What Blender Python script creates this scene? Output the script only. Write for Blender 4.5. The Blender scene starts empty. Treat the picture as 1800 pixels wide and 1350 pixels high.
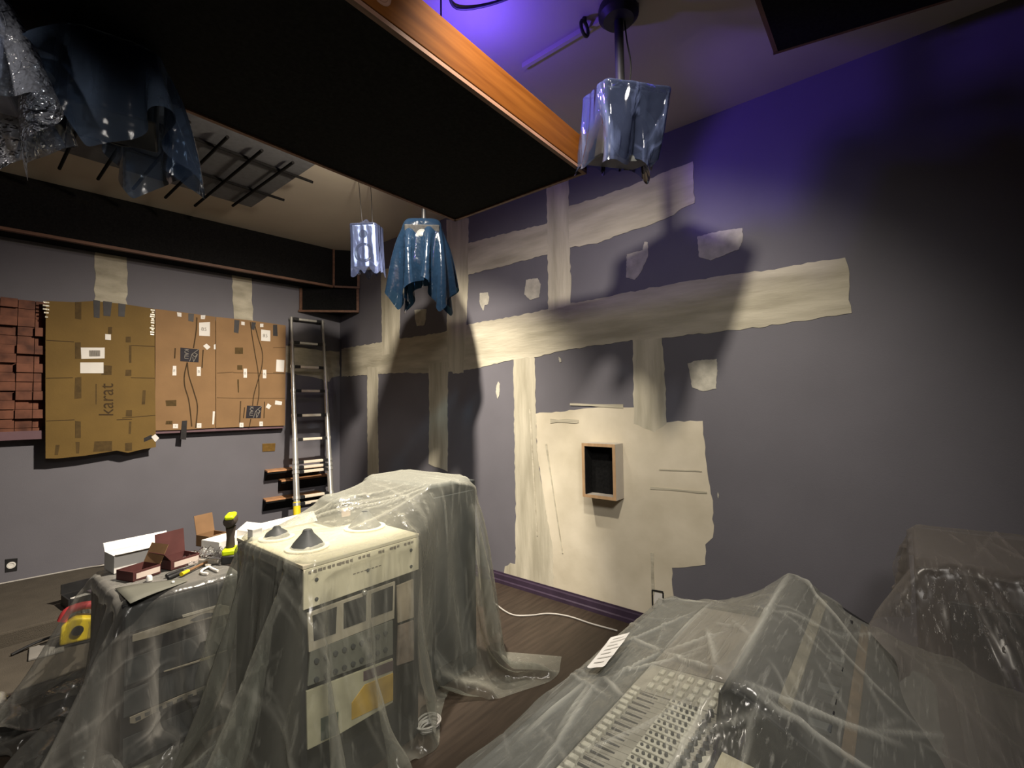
# studio control room under renovation: racks and console under plastic, patched walls
D = {
 'RP': (('strip',((2.705,2.225),(2.469,2.218),(2.457,1.898),(2.457,1.597),(2.446,1.199),(2.365,0.717),(2.3,0.439),(2.297,0.051),(2.439,0.046),(2.594,0.049),(2.778,0.057),(2.852,0.102),(2.837,0.157),(2.775,0.2),(2.715,0.202),(2.7,0.672),(2.703,1.184))),('strip',((1.528,2.285),(1.319,2.267),(1.291,1.923),(1.286,1.491),(1.382,1.427),(1.54,1.487),(1.533,1.939))),('board',((2.457,1.562),(2.2,1.577),(2.059,1.591),(1.796,1.613),(1.532,1.611),(1.521,1.53),(1.286,1.503),(1.035,1.515),(1.024,1.379),(1.016,1.167),(0.981,0.98),(0.992,0.732),(1.042,0.678),(1.046,0.54),(1.275,0.473),(1.273,0.228),(1.336,0.053),(1.621,0.018),(1.989,0.023),(2.297,0.037),(2.365,0.717),(2.446,1.199))),('strip',((5.626,2.409),(4.527,2.414),(3.688,2.411),(3.267,2.451),(2.714,2.453),(2.298,2.468),(2.094,2.483),(1.685,2.485),(1.352,2.495),(0.949,2.493),(0.602,2.477),(0.387,2.48),(0.204,2.472),(0.19,2.413),(0.192,2.264),(0.183,2.146),(0.341,2.137),(0.519,2.124),(0.816,2.118),(1.154,2.116),(1.319,2.116),(1.542,2.121),(2.103,2.1),(2.46,2.06),(2.721,2.058),(3.273,1.995),(3.693,1.983),(4.422,2.028),(4.87,2.032),(5.625,2.04))),('strip',((3.586,3.598),(3.259,3.523),(3.277,2.854),(3.307,2.398),(3.354,1.971),(3.503,1.968),(3.561,2.041),(3.593,2.311),(3.576,3.027))),('strip',((3.883,2.092),(3.578,2.096),(3.591,1.718),(3.6,0.962),(3.748,0.992),(3.893,1.023),(3.879,1.54))),('strip',((4.749,3.279),(4.404,3.279),(4.385,2.783),(4.399,2.257),(4.73,2.25),(4.739,2.834))),('strip',((5.038,2.132),(4.811,2.118),(4.824,1.468),(4.803,0.852),(5.027,0.799),(5.039,1.465))),('strip',((3.271,3.27),(2.839,3.251),(2.294,3.219),(2.064,3.31),(1.754,3.3),(1.373,3.316),(1.046,3.337),(1.043,3.039),(1.127,3.026),(1.189,2.993),(1.338,2.97),(1.515,2.963),(1.819,2.932),(2.061,2.954),(2.324,2.949),(2.705,2.946),(3.276,2.952))),('strip',((2.3,3.534),(2.071,3.537),(2.08,3.129),(2.068,2.642),(2.078,2.471),(2.304,2.454),(2.299,2.983))),('dab',((3.114,2.741),(3.008,2.729),(2.994,2.672),(3.01,2.613),(3.055,2.609),(3.071,2.561),(3.101,2.599),(3.123,2.658))),('dab',((2.542,2.767),(2.415,2.759),(2.379,2.697),(2.399,2.589),(2.5,2.579),(2.564,2.636))),('dab',((1.561,2.788),(1.478,2.791),(1.432,2.79),(1.417,2.851),(1.391,2.841),(1.393,2.738),(1.445,2.637),(1.502,2.578),(1.571,2.608))),('dab',((1.031,2.797),(0.895,2.799),(0.743,2.784),(0.741,2.712),(0.768,2.649),(0.849,2.633),(0.949,2.611),(1.024,2.651))),('dab',((1.124,1.916),(1.061,1.932),(0.929,1.934),(0.929,1.841),(0.939,1.734),(1.025,1.718),(1.097,1.747),(1.107,1.815))),('dab',((4.119,2.713),(3.915,2.697),(3.925,2.592),(3.955,2.521),(4.08,2.529),(4.109,2.616))),('dab',((2.892,1.861),(2.871,1.838),(2.879,1.742),(2.901,1.7),(2.922,1.76),(2.914,1.824))),('dab',((2.207,2.046),(2.184,2.029),(2.179,2.0),(2.196,1.996))),('dab',((0.95,1.04),(0.943,1.022),(0.948,0.999),(0.954,1.013)))),
 'LP': (((2.448,3.216),(2.212,3.227),(2.199,3.001),(2.202,2.63),(2.441,2.625),(2.435,2.955)),((1.279,3.245),(1.072,3.233),(1.069,2.952),(1.054,2.586),(1.255,2.584),(1.27,2.92)),((0.77,2.403),(0.603,2.403),(0.394,2.383),(0.196,2.369),(0.004,2.375),(0.003,2.05),(0.112,2.024),(0.142,1.971),(0.21,1.962),(0.239,2.006),(0.477,2.034),(0.669,2.07),(0.768,2.1))),
 'cA': ((2.766,2.612),(2.587,2.628),(2.453,2.659),(2.249,2.662),(1.999,2.647),(1.991,2.095),(1.981,1.756),(1.969,1.272),(2.076,1.258),(2.183,1.234),(2.267,1.262),(2.485,1.234),(2.67,1.225),(2.741,1.232),(2.752,1.757),(2.762,2.255)),
 'cB': ((1.99,2.653),(1.717,2.648),(1.464,2.638),(1.458,2.125),(1.45,1.438),(1.701,1.432),(1.972,1.434)),
 'cC': ((1.46,2.638),(1.122,2.641),(0.738,2.626),(0.735,2.162),(0.737,1.432),(1.111,1.435),(1.446,1.438)),
 'txt_karat': ((2.297,1.585),(2.302,1.853),(2.37,1.587)),
 'labA': (((2.534,2.218),(2.369,2.23),(2.368,2.129),(2.528,2.114)),((2.535,2.082),(2.375,2.091),(2.373,1.99),(2.533,1.984)),((2.368,2.359),(2.327,2.358),(2.326,2.304),(2.367,2.306))),
 'tapeA': (((2.457,2.669),(2.409,2.665),(2.41,2.504),(2.45,2.505)),((2.389,2.668),(2.324,2.667),(2.334,2.53),(2.383,2.529)),((2.278,2.663),(2.224,2.66),(2.23,2.538),(2.276,2.537))),
 'printA': (((2.58,2.629),(2.538,2.635),(2.535,2.473),(2.577,2.479)),((2.573,2.261),(2.535,2.265),(2.532,2.114),(2.57,2.112)),((2.566,1.942),(2.525,1.953),(2.521,1.756),(2.567,1.751)),((2.559,1.551),(2.521,1.545),(2.518,1.396),(2.556,1.398)),((2.552,1.362),(2.525,1.36),(2.527,1.258),(2.546,1.26)),((2.37,2.065),(2.314,2.062),(2.316,1.976),(2.389,1.973)),((2.192,2.266),(2.174,2.268),(2.172,2.097),(2.189,2.096)),((2.213,2.029),(2.171,2.031),(2.17,1.97),(2.216,1.969)),((2.081,1.834),(2.058,1.834),(2.061,1.695),(2.087,1.695)),((2.203,1.642),(2.16,1.641),(2.159,1.581),(2.206,1.582)),((2.18,1.532),(2.162,1.532),(2.165,1.412),(2.182,1.413)),((2.425,1.359),(2.301,1.356),(2.3,1.26),(2.431,1.265)),((2.206,1.328),(2.155,1.33),(2.154,1.253),(2.205,1.252)),((2.348,2.426),(2.32,2.429),(2.319,2.364),(2.347,2.361)),((2.218,2.347),(2.18,2.35),(2.179,2.295),(2.218,2.292)),((2.68,1.346),(2.654,1.344),(2.664,1.255),(2.685,1.257)),((2.427,1.888),(2.419,1.888),(2.416,1.698),(2.424,1.699))),
 'creaseA': (((2.759,2.265),(2.58,2.266)),((2.752,1.931),(2.581,1.941)),((2.744,1.558),(2.563,1.562)),((2.179,2.267),(1.993,2.271)),((2.174,1.954),(1.989,1.954)),((2.231,1.567),(1.979,1.587)),((2.272,1.552),(2.159,1.553))),
 'kali': (((1.776,2.279),(1.612,2.274),(1.615,2.135),(1.775,2.138)),((1.148,1.673),(0.994,1.664),(1.005,1.528),(1.159,1.532))),
 'labB': (((1.615,2.558),(1.516,2.576),(1.515,2.422),(1.613,2.419)),((1.576,2.313),(1.545,2.34),(1.508,2.306),(1.539,2.273)),((1.837,2.088),(1.808,2.089),(1.806,1.99),(1.84,1.989)),((1.63,2.086),(1.594,2.088),(1.593,1.991),(1.628,1.99)),((1.479,1.616),(1.458,1.615),(1.467,1.475),(1.482,1.476)),((1.828,1.496),(1.785,1.494),(1.785,1.448),(1.828,1.45)),((1.622,1.493),(1.581,1.492),(1.581,1.444),(1.622,1.446)),((1.601,2.639),(1.559,2.645),(1.564,2.601),(1.6,2.597)),((1.811,2.642),(1.772,2.641),(1.771,2.6),(1.805,2.601)),((1.477,2.333),(1.461,2.341),(1.46,2.285),(1.476,2.284))),
 'labC': (((1.008,2.549),(0.909,2.546),(0.908,2.42),(1.007,2.418)),((0.838,2.21),(0.748,2.209),(0.754,2.066),(0.843,2.069)),((1.187,2.087),(1.152,2.089),(1.151,1.986),(1.186,1.985)),((0.986,2.083),(0.949,2.085),(0.948,1.986),(0.985,1.985)),((0.847,1.729),(0.771,1.715),(0.777,1.675),(0.853,1.682)),((0.928,1.696),(0.89,1.669),(0.915,1.63),(0.952,1.65)),((1.221,1.484),(1.181,1.482),(1.181,1.432),(1.221,1.434)),((1.017,1.489),(0.981,1.488),(0.98,1.436),(1.017,1.437)),((1.02,2.614),(0.984,2.618),(0.984,2.578),(1.02,2.574)),((1.215,2.617),(1.18,2.615),(1.18,2.576),(1.215,2.579))),
 'tapeB': (((1.712,2.643),(1.662,2.644),(1.666,2.559),(1.711,2.565)),),
 'tapeBlow': (((1.752,1.522),(1.708,1.526),(1.715,1.327),(1.764,1.336)),),
 'tapeAlow': (((2.064,1.367),(2.007,1.397),(1.989,1.363),(2.064,1.329)),),
 'tagA': (((2.007,1.375),(1.976,1.401),(1.944,1.36),(1.975,1.323)),),
 'tapeC': (((1.283,2.628),(1.232,2.628),(1.242,2.48),(1.288,2.488)),((1.11,2.623),(1.063,2.622),(1.08,2.535),(1.11,2.539)),((0.879,2.617),(0.834,2.622),(0.827,2.487),(0.878,2.489))),
 'lineB': (((1.636,2.61),(1.64,2.477),(1.653,2.355),(1.662,2.282)),((1.715,2.129),(1.738,1.992),(1.732,1.874),(1.701,1.756),(1.684,1.638),(1.667,1.46)),((1.715,2.129),(1.699,1.993),(1.651,1.816),(1.619,1.666),(1.632,1.446)),((1.575,2.271),(1.583,2.076)),((1.82,2.27),(1.823,2.164))),
 'lineC': (((1.122,2.622),(1.103,2.468),(1.072,2.275),(1.04,2.081),(1.027,1.938),(1.026,1.788),(1.043,1.671)),((1.081,2.614),(1.037,2.441),(0.993,2.28),(0.998,2.116),(1.039,1.951),(1.079,1.788),(1.09,1.672)),((1.106,1.524),(1.123,1.429)),((0.965,1.716),(0.969,1.526)),((1.212,1.724),(1.221,1.471)),((1.171,1.654),(1.182,1.533))),
 'creaseC': (((1.447,2.026),(1.289,2.045)),((1.444,1.762),(1.286,1.756)),((0.877,2.349),(0.736,2.36)),((0.874,2.055),(0.734,2.053)),((1.286,1.756),(0.739,1.755)),((1.289,2.039),(0.747,2.046))),
 'printB': (((1.885,1.527),(1.833,1.525),(1.833,1.49),(1.89,1.493)),((1.893,1.733),(1.803,1.739),(1.802,1.675),(1.887,1.676))),
 'printC': (((1.25,2.123),(1.199,2.125),(1.198,2.074),(1.25,2.072)),((1.275,2.318),(1.195,2.324),(1.194,2.253),(1.274,2.248)),((1.249,1.964),(1.232,1.965),(1.23,1.819),(1.241,1.819))),
 'ledge': ((1.97,1.422),(0.744,1.418),(1.968,1.32),(0.756,1.305)),
 'diff': ((3.138,2.58),(2.763,2.621),(0.724,2.723),(3.111,1.418),(2.739,1.425),(0.715,1.415)),
 'shelf': (((0.921,0.941),(0.608,0.936),(0.902,0.8),(0.607,0.802)),((0.765,0.78),(0.614,0.782),(0.738,0.642),(0.205,0.63)),((0.93,0.584),(0.613,0.572),(0.901,0.428),(0.612,0.418))),
 'plaque': ((0.945,1.226),(0.8,1.222),(0.806,1.128),(0.944,1.133)),
 'outletL': ((2.964,0.391),(2.891,0.383),(2.892,0.277),(2.962,0.281)),
 'outletR': ((1.418,0.264),(1.347,0.261),(1.348,0.201),(1.421,0.166)),
 'niche': ((1.973,1.333),(1.671,1.332),(1.606,0.905),(1.963,0.881)),
 'nicheF': ((1.927,1.343),(1.643,1.329),(1.621,0.919),(1.912,0.919)),
 'nicheI': ((1.887,1.309),(1.662,1.307),(1.662,0.952),(1.885,0.962)),
 'F_cream': ((0.943,1.0),(1.54,0.994),(1.538,0.821),(0.944,0.822)),
 'F_win': (((0.983,0.788),(1.092,0.788),(1.087,0.677),(0.99,0.683)),((1.124,0.792),(1.237,0.79),(1.234,0.677),(1.124,0.682)),((1.264,0.789),(1.383,0.789),(1.379,0.675),(1.261,0.68))),
 'F_unit': ((0.963,0.804),(1.396,0.804),(1.386,0.63),(0.976,0.653)),
 'F_col': ((1.406,0.779),(1.506,0.782),(1.508,0.595),(1.412,0.602)),
 'F_col2': ((1.415,0.587),(1.508,0.581),(1.507,0.388),(1.405,0.404)),
 'F_grey': ((0.976,0.646),(1.382,0.626),(1.382,0.467),(0.965,0.512)),
 'F_low': ((0.96,0.494),(1.382,0.448),(1.381,0.246),(1.101,0.247),(0.966,0.26)),
 'F_purple': ((1.222,0.458),(1.382,0.44),(1.382,0.393),(1.222,0.415)),
 'F_amber': ((1.163,0.35),(1.228,0.398),(1.382,0.382),(1.381,0.256),(1.163,0.277)),
 'F_green': ((1.021,0.357),(1.101,0.345),(1.098,0.251),(1.022,0.265)),
 'F_dk': ((1.445,0.387),(1.507,0.379),(1.506,0.278),(1.444,0.293)),
 'G_a': (0.536,2.776,0.75),
 'G_ux': (1.0,0.018,0.0),
 'G_w': 0.495,
 'G_strip': ((0.038,0.606),(0.233,0.609),(0.415,0.615),(0.446,0.597),(0.447,0.56),(0.279,0.574),(0.133,0.569),(0.038,0.576)),
 'G_oval': ((0.267,0.591),(0.301,0.601),(0.336,0.602),(0.381,0.589),(0.366,0.578),(0.325,0.576),(0.284,0.578)),
 'G_thin': ((0.233,0.627),(0.408,0.622),(0.412,0.612),(0.236,0.615)),
 'G_low': ((0.034,0.237),(0.073,0.238),(0.228,0.24),(0.352,0.235),(0.365,0.21),(0.261,0.214),(0.123,0.212),(0.054,0.202),(0.035,0.212)),
 'G_lowslots': (((0.054,0.227),(0.073,0.228),(0.076,0.21),(0.056,0.211)),((0.089,0.23),(0.11,0.229),(0.11,0.213),(0.091,0.214)),((0.133,0.231),(0.156,0.23),(0.159,0.212),(0.134,0.214)),((0.174,0.232),(0.198,0.231),(0.2,0.214),(0.176,0.215)),((0.217,0.231),(0.239,0.23),(0.24,0.214),(0.218,0.215)),((0.261,0.227),(0.283,0.225),(0.283,0.212),(0.262,0.212)),((0.3,0.226),(0.329,0.223),(0.329,0.21),(0.302,0.212))),
 'G_line': ((0.161,0.388),(0.304,0.377),(0.436,0.374),(0.436,0.369),(0.304,0.37),(0.162,0.384)),
 'G_amber': ((0.313,0.379),(0.357,0.376),(0.358,0.365),(0.314,0.369)),
 'CO': (3.306,5.675,0.0),
 'C_caps': ((1.209,0.64),(0.963,0.633)),
 'it': {'white':((0.63,3.305),(0.835,3.311),(0.635,3.495)),'red':((0.597,3.238),(0.608,3.017),(0.691,3.06)),'dark':((0.749,3.193),(0.799,3.042),(0.875,3.101)),'driver':((0.734,2.952),(0.868,3.037),(0.739,2.895),(0.851,2.987)),'plier':((0.802,2.941),(0.832,2.902),(0.921,3.025),(0.907,2.872),(0.93,3.074)),'sheet':((0.548,2.989),(0.786,2.897),(0.805,2.822),(0.55,2.7)),'cap':((0.684,2.993),),'bit':((0.748,2.846),),'bag':((0.975,3.127),(0.897,3.15),(1.086,3.149)),'brown':((1.136,3.462),(1.175,3.41)),'wbox':((1.086,3.149),(1.227,3.202)),'drill':((1.023,2.906),),'tray':((1.361,3.377),(1.59,3.304))},
 'fl': {'cable':((2.933,2.647),(2.868,2.485),(2.854,2.357),(2.935,2.252),(3.04,2.164),(3.094,2.015),(3.095,1.816),(3.116,1.618)),'coil':((1.593,1.942),),'hose':((0.137,3.634),(0.216,3.664),(0.301,3.711),(0.39,3.723),(0.482,3.72),(0.583,3.742)),'saw':((0.514,4.192),(0.675,4.561)),'crate':((0.632,4.762),(0.733,4.761),(0.652,4.411)),'scrap':((0.361,3.643),(0.48,3.736),(0.431,3.571)),'wad':((0.895,2.53),(0.837,2.574))},
}
LK1, LK2, LSP, LBL, LBW, LRE, LRF, LLE, EXPO = 260., 1100., 62., 12., 60., 320., 165., 75., 0.0
import bpy, bmesh, math, random
import numpy as np
from mathutils import Vector, Matrix
random.seed(5); rng = np.random.default_rng(7)
sc = bpy.context.scene
col = sc.collection
V = lambda *a: np.array(a, float)

# ---------------------------------------------------------------- frames of the room (metres)
XR = 3.306                                   # right wall plane x = XR
CO = V(*D['CO'])                             # corner where the two walls meet
TH = math.radians(-4.4)
EL = -V(math.cos(TH), math.sin(TH), 0)       # along the left wall, away from the corner
NL = V(math.sin(TH), -math.cos(TH), 0)       # left wall, pointing into the room
ZC = 3.617                                   # ceiling
def rw(y, z, o=0.0): return V(XR - o, y, z)
def lw(s, z, o=0.0): return CO + EL * s + NL * o + V(0, 0, z)

# ---------------------------------------------------------------- materials
MATS = {}
def nodes(m):
    m.use_nodes = True
    nt = m.node_tree
    return nt, nt.nodes, nt.links
def mat(name, c, rough=.6, metal=0., var=.12, scale=6., bump=0., bscale=40., stretch=(1, 1, 1), coat=0., spec=.3, emit=None, c2=None, detail=4.):
    if name in MATS: return MATS[name]
    m = bpy.data.materials.new(name); nt, N, K = nodes(m)
    b = N['Principled BSDF']
    tc = N.new('ShaderNodeTexCoord'); mp = N.new('ShaderNodeMapping'); mp.inputs['Scale'].default_value = stretch
    K.new(tc.outputs['Object'], mp.inputs['Vector'])
    no = N.new('ShaderNodeTexNoise'); no.inputs['Scale'].default_value = scale; no.inputs['Detail'].default_value = detail
    K.new(mp.outputs[0], no.inputs['Vector'])
    cr = N.new('ShaderNodeValToRGB')
    a = [max(0, x * (1 - var)) for x in c]; d = [min(1, x * (1 + var)) for x in c] if c2 is None else c2
    cr.color_ramp.elements[0].color = (*a, 1); cr.color_ramp.elements[1].color = (*d, 1)
    cr.color_ramp.elements[0].position = .3; cr.color_ramp.elements[1].position = .7
    K.new(no.outputs['Fac'], cr.inputs['Fac']); K.new(cr.outputs['Color'], b.inputs['Base Color'])
    b.inputs['Roughness'].default_value = rough; b.inputs['Metallic'].default_value = metal
    b.inputs['Specular IOR Level'].default_value = spec
    b.inputs['Coat Weight'].default_value = coat
    if bump:
        n2 = N.new('ShaderNodeTexNoise'); n2.inputs['Scale'].default_value = bscale; n2.inputs['Detail'].default_value = 5
        K.new(mp.outputs[0], n2.inputs['Vector'])
        bp = N.new('ShaderNodeBump'); bp.inputs['Strength'].default_value = bump; bp.inputs['Distance'].default_value = .01
        K.new(n2.outputs['Fac'], bp.inputs['Height']); K.new(bp.outputs['Normal'], b.inputs['Normal'])
    if emit:
        b.inputs['Emission Color'].default_value = (*emit[:3], 1); b.inputs['Emission Strength'].default_value = emit[3]
    MATS[name] = m
    return m

def plastic(name, tint, scatter, base, edge, rough=.16, wr=.5, wscale=9., streak=.25, stretch=(1, 1, 1), gl=.5, rot=(0, 0, 0), dash=(14, 14, 3), vein=.5, gat=.5):
    """thin polythene: clear film, a milky share that grows with the slant of the film, creases and a gloss"""
    if name in MATS: return MATS[name]
    m = bpy.data.materials.new(name); nt, N, K = nodes(m)
    N.remove(N['Principled BSDF']); out = N['Material Output']
    tc = N.new('ShaderNodeTexCoord'); mp = N.new('ShaderNodeMapping'); mp.inputs['Scale'].default_value = stretch
    K.new(tc.outputs['Object'], mp.inputs['Vector'])
    mp.inputs['Rotation'].default_value = rot
    wn = N.new('ShaderNodeTexNoise'); wn.inputs['Scale'].default_value = wscale * .6; wn.inputs['Detail'].default_value = 1; K.new(mp.outputs[0], wn.inputs['Vector'])
    wa = N.new('ShaderNodeVectorMath'); wa.operation = 'MULTIPLY_ADD'; wa.inputs[1].default_value = (.12, .12, .12); K.new(wn.outputs['Color'], wa.inputs[0]); K.new(mp.outputs[0], wa.inputs[2])
    vo = N.new('ShaderNodeTexVoronoi'); vo.feature = 'DISTANCE_TO_EDGE'; vo.inputs['Scale'].default_value = wscale; K.new(wa.outputs[0], vo.inputs['Vector'])
    n2 = N.new('ShaderNodeTexNoise'); n2.inputs['Scale'].default_value = wscale * 2.2; n2.inputs['Detail'].default_value = 2; K.new(mp.outputs[0], n2.inputs['Vector'])
    # creases: narrow bright lines along the cell edges, only in places
    mr = N.new('ShaderNodeMapRange'); mr.inputs['From Min'].default_value = 0; mr.inputs['From Max'].default_value = .03
    mr.inputs['To Min'].default_value = 1; mr.inputs['To Max'].default_value = 0; K.new(vo.outputs['Distance'], mr.inputs['Value'])
    n3 = N.new('ShaderNodeTexNoise'); n3.inputs['Scale'].default_value = wscale * .45; n3.inputs['Detail'].default_value = 2; K.new(mp.outputs[0], n3.inputs['Vector'])
    m3 = N.new('ShaderNodeMapRange'); m3.inputs['From Min'].default_value = .47; m3.inputs['From Max'].default_value = .62; K.new(n3.outputs['Fac'], m3.inputs['Value'])
    mk = N.new('ShaderNodeMath'); mk.operation = 'MULTIPLY'; K.new(mr.outputs[0], mk.inputs[0]); K.new(m3.outputs[0], mk.inputs[1]); mr = mk
    # short streaks: scratches, and streak highlights put into the film's milky colour
    m4 = N.new('ShaderNodeMapping'); m4.inputs['Scale'].default_value = dash; m4.inputs['Rotation'].default_value = rot; K.new(tc.outputs['Object'], m4.inputs['Vector'])
    n4 = N.new('ShaderNodeTexNoise'); n4.inputs['Scale'].default_value = 1; n4.inputs['Detail'].default_value = 3; K.new(m4.outputs[0], n4.inputs['Vector'])
    d4 = N.new('ShaderNodeMapRange'); d4.inputs['From Min'].default_value = .57; d4.inputs['From Max'].default_value = .72; K.new(n4.outputs['Fac'], d4.inputs['Value'])
    k4 = N.new('ShaderNodeMath'); k4.operation = 'MULTIPLY_ADD'; k4.inputs[1].default_value = vein; K.new(mr.outputs[0], k4.inputs[0]); K.new(d4.outputs[0], k4.inputs[2]); k4.use_clamp = True; mr = k4
    hh = N.new('ShaderNodeMath'); hh.operation = 'MULTIPLY_ADD'; hh.inputs[1].default_value = .3; K.new(mr.outputs[0], hh.inputs[0]); K.new(n2.outputs['Fac'], hh.inputs[2])
    bp = N.new('ShaderNodeBump'); bp.inputs['Strength'].default_value = wr; bp.inputs['Distance'].default_value = .02; K.new(hh.outputs[0], bp.inputs['Height'])
    lwt = N.new('ShaderNodeLayerWeight'); lwt.inputs['Blend'].default_value = .45; K.new(bp.outputs[0], lwt.inputs['Normal'])
    fa = N.new('ShaderNodeMath'); fa.operation = 'MULTIPLY_ADD'; fa.inputs[1].default_value = edge; fa.inputs[2].default_value = base; K.new(lwt.outputs['Facing'], fa.inputs[0])
    cf = N.new('ShaderNodeMath'); cf.operation = 'MULTIPLY_ADD'; cf.inputs[1].default_value = streak; K.new(mr.outputs[0], cf.inputs[0]); K.new(fa.outputs[0], cf.inputs[2]); cf.use_clamp = True
    at = N.new('ShaderNodeAttribute'); at.attribute_name = 'gather'
    ga = N.new('ShaderNodeMath'); ga.operation = 'MULTIPLY_ADD'; ga.inputs[1].default_value = gat; K.new(at.outputs['Fac'], ga.inputs[0]); K.new(cf.outputs[0], ga.inputs[2]); ga.use_clamp = True; cf = ga
    tr = N.new('ShaderNodeBsdfTransparent'); tr.inputs['Color'].default_value = (*tint, 1)
    df = N.new('ShaderNodeBsdfDiffuse'); df.inputs['Color'].default_value = (*scatter, 1); K.new(bp.outputs[0], df.inputs['Normal'])
    tl = N.new('ShaderNodeBsdfTranslucent'); tl.inputs['Color'].default_value = (*scatter, 1); K.new(bp.outputs[0], tl.inputs['Normal'])
    ms = N.new('ShaderNodeMixShader'); ms.inputs[0].default_value = .4; K.new(df.outputs[0], ms.inputs[1]); K.new(tl.outputs[0], ms.inputs[2])
    m1 = N.new('ShaderNodeMixShader'); K.new(cf.outputs[0], m1.inputs[0]); K.new(tr.outputs[0], m1.inputs[1]); K.new(ms.outputs[0], m1.inputs[2])
    gs = N.new('ShaderNodeBsdfGlossy'); gs.inputs['Roughness'].default_value = rough; K.new(bp.outputs[0], gs.inputs['Normal'])
    fr = N.new('ShaderNodeFresnel'); fr.inputs['IOR'].default_value = 1.45; K.new(bp.outputs[0], fr.inputs['Normal'])
    fg = N.new('ShaderNodeMath'); fg.operation = 'MULTIPLY'; fg.inputs[1].default_value = gl; fg.use_clamp = True; K.new(fr.outputs[0], fg.inputs[0])
    m2 = N.new('ShaderNodeMixShader'); K.new(fg.outputs[0], m2.inputs[0]); K.new(m1.outputs[0], m2.inputs[1]); K.new(gs.outputs[0], m2.inputs[2])
    K.new(m2.outputs[0], out.inputs['Surface'])
    MATS[name] = m
    return m

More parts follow.
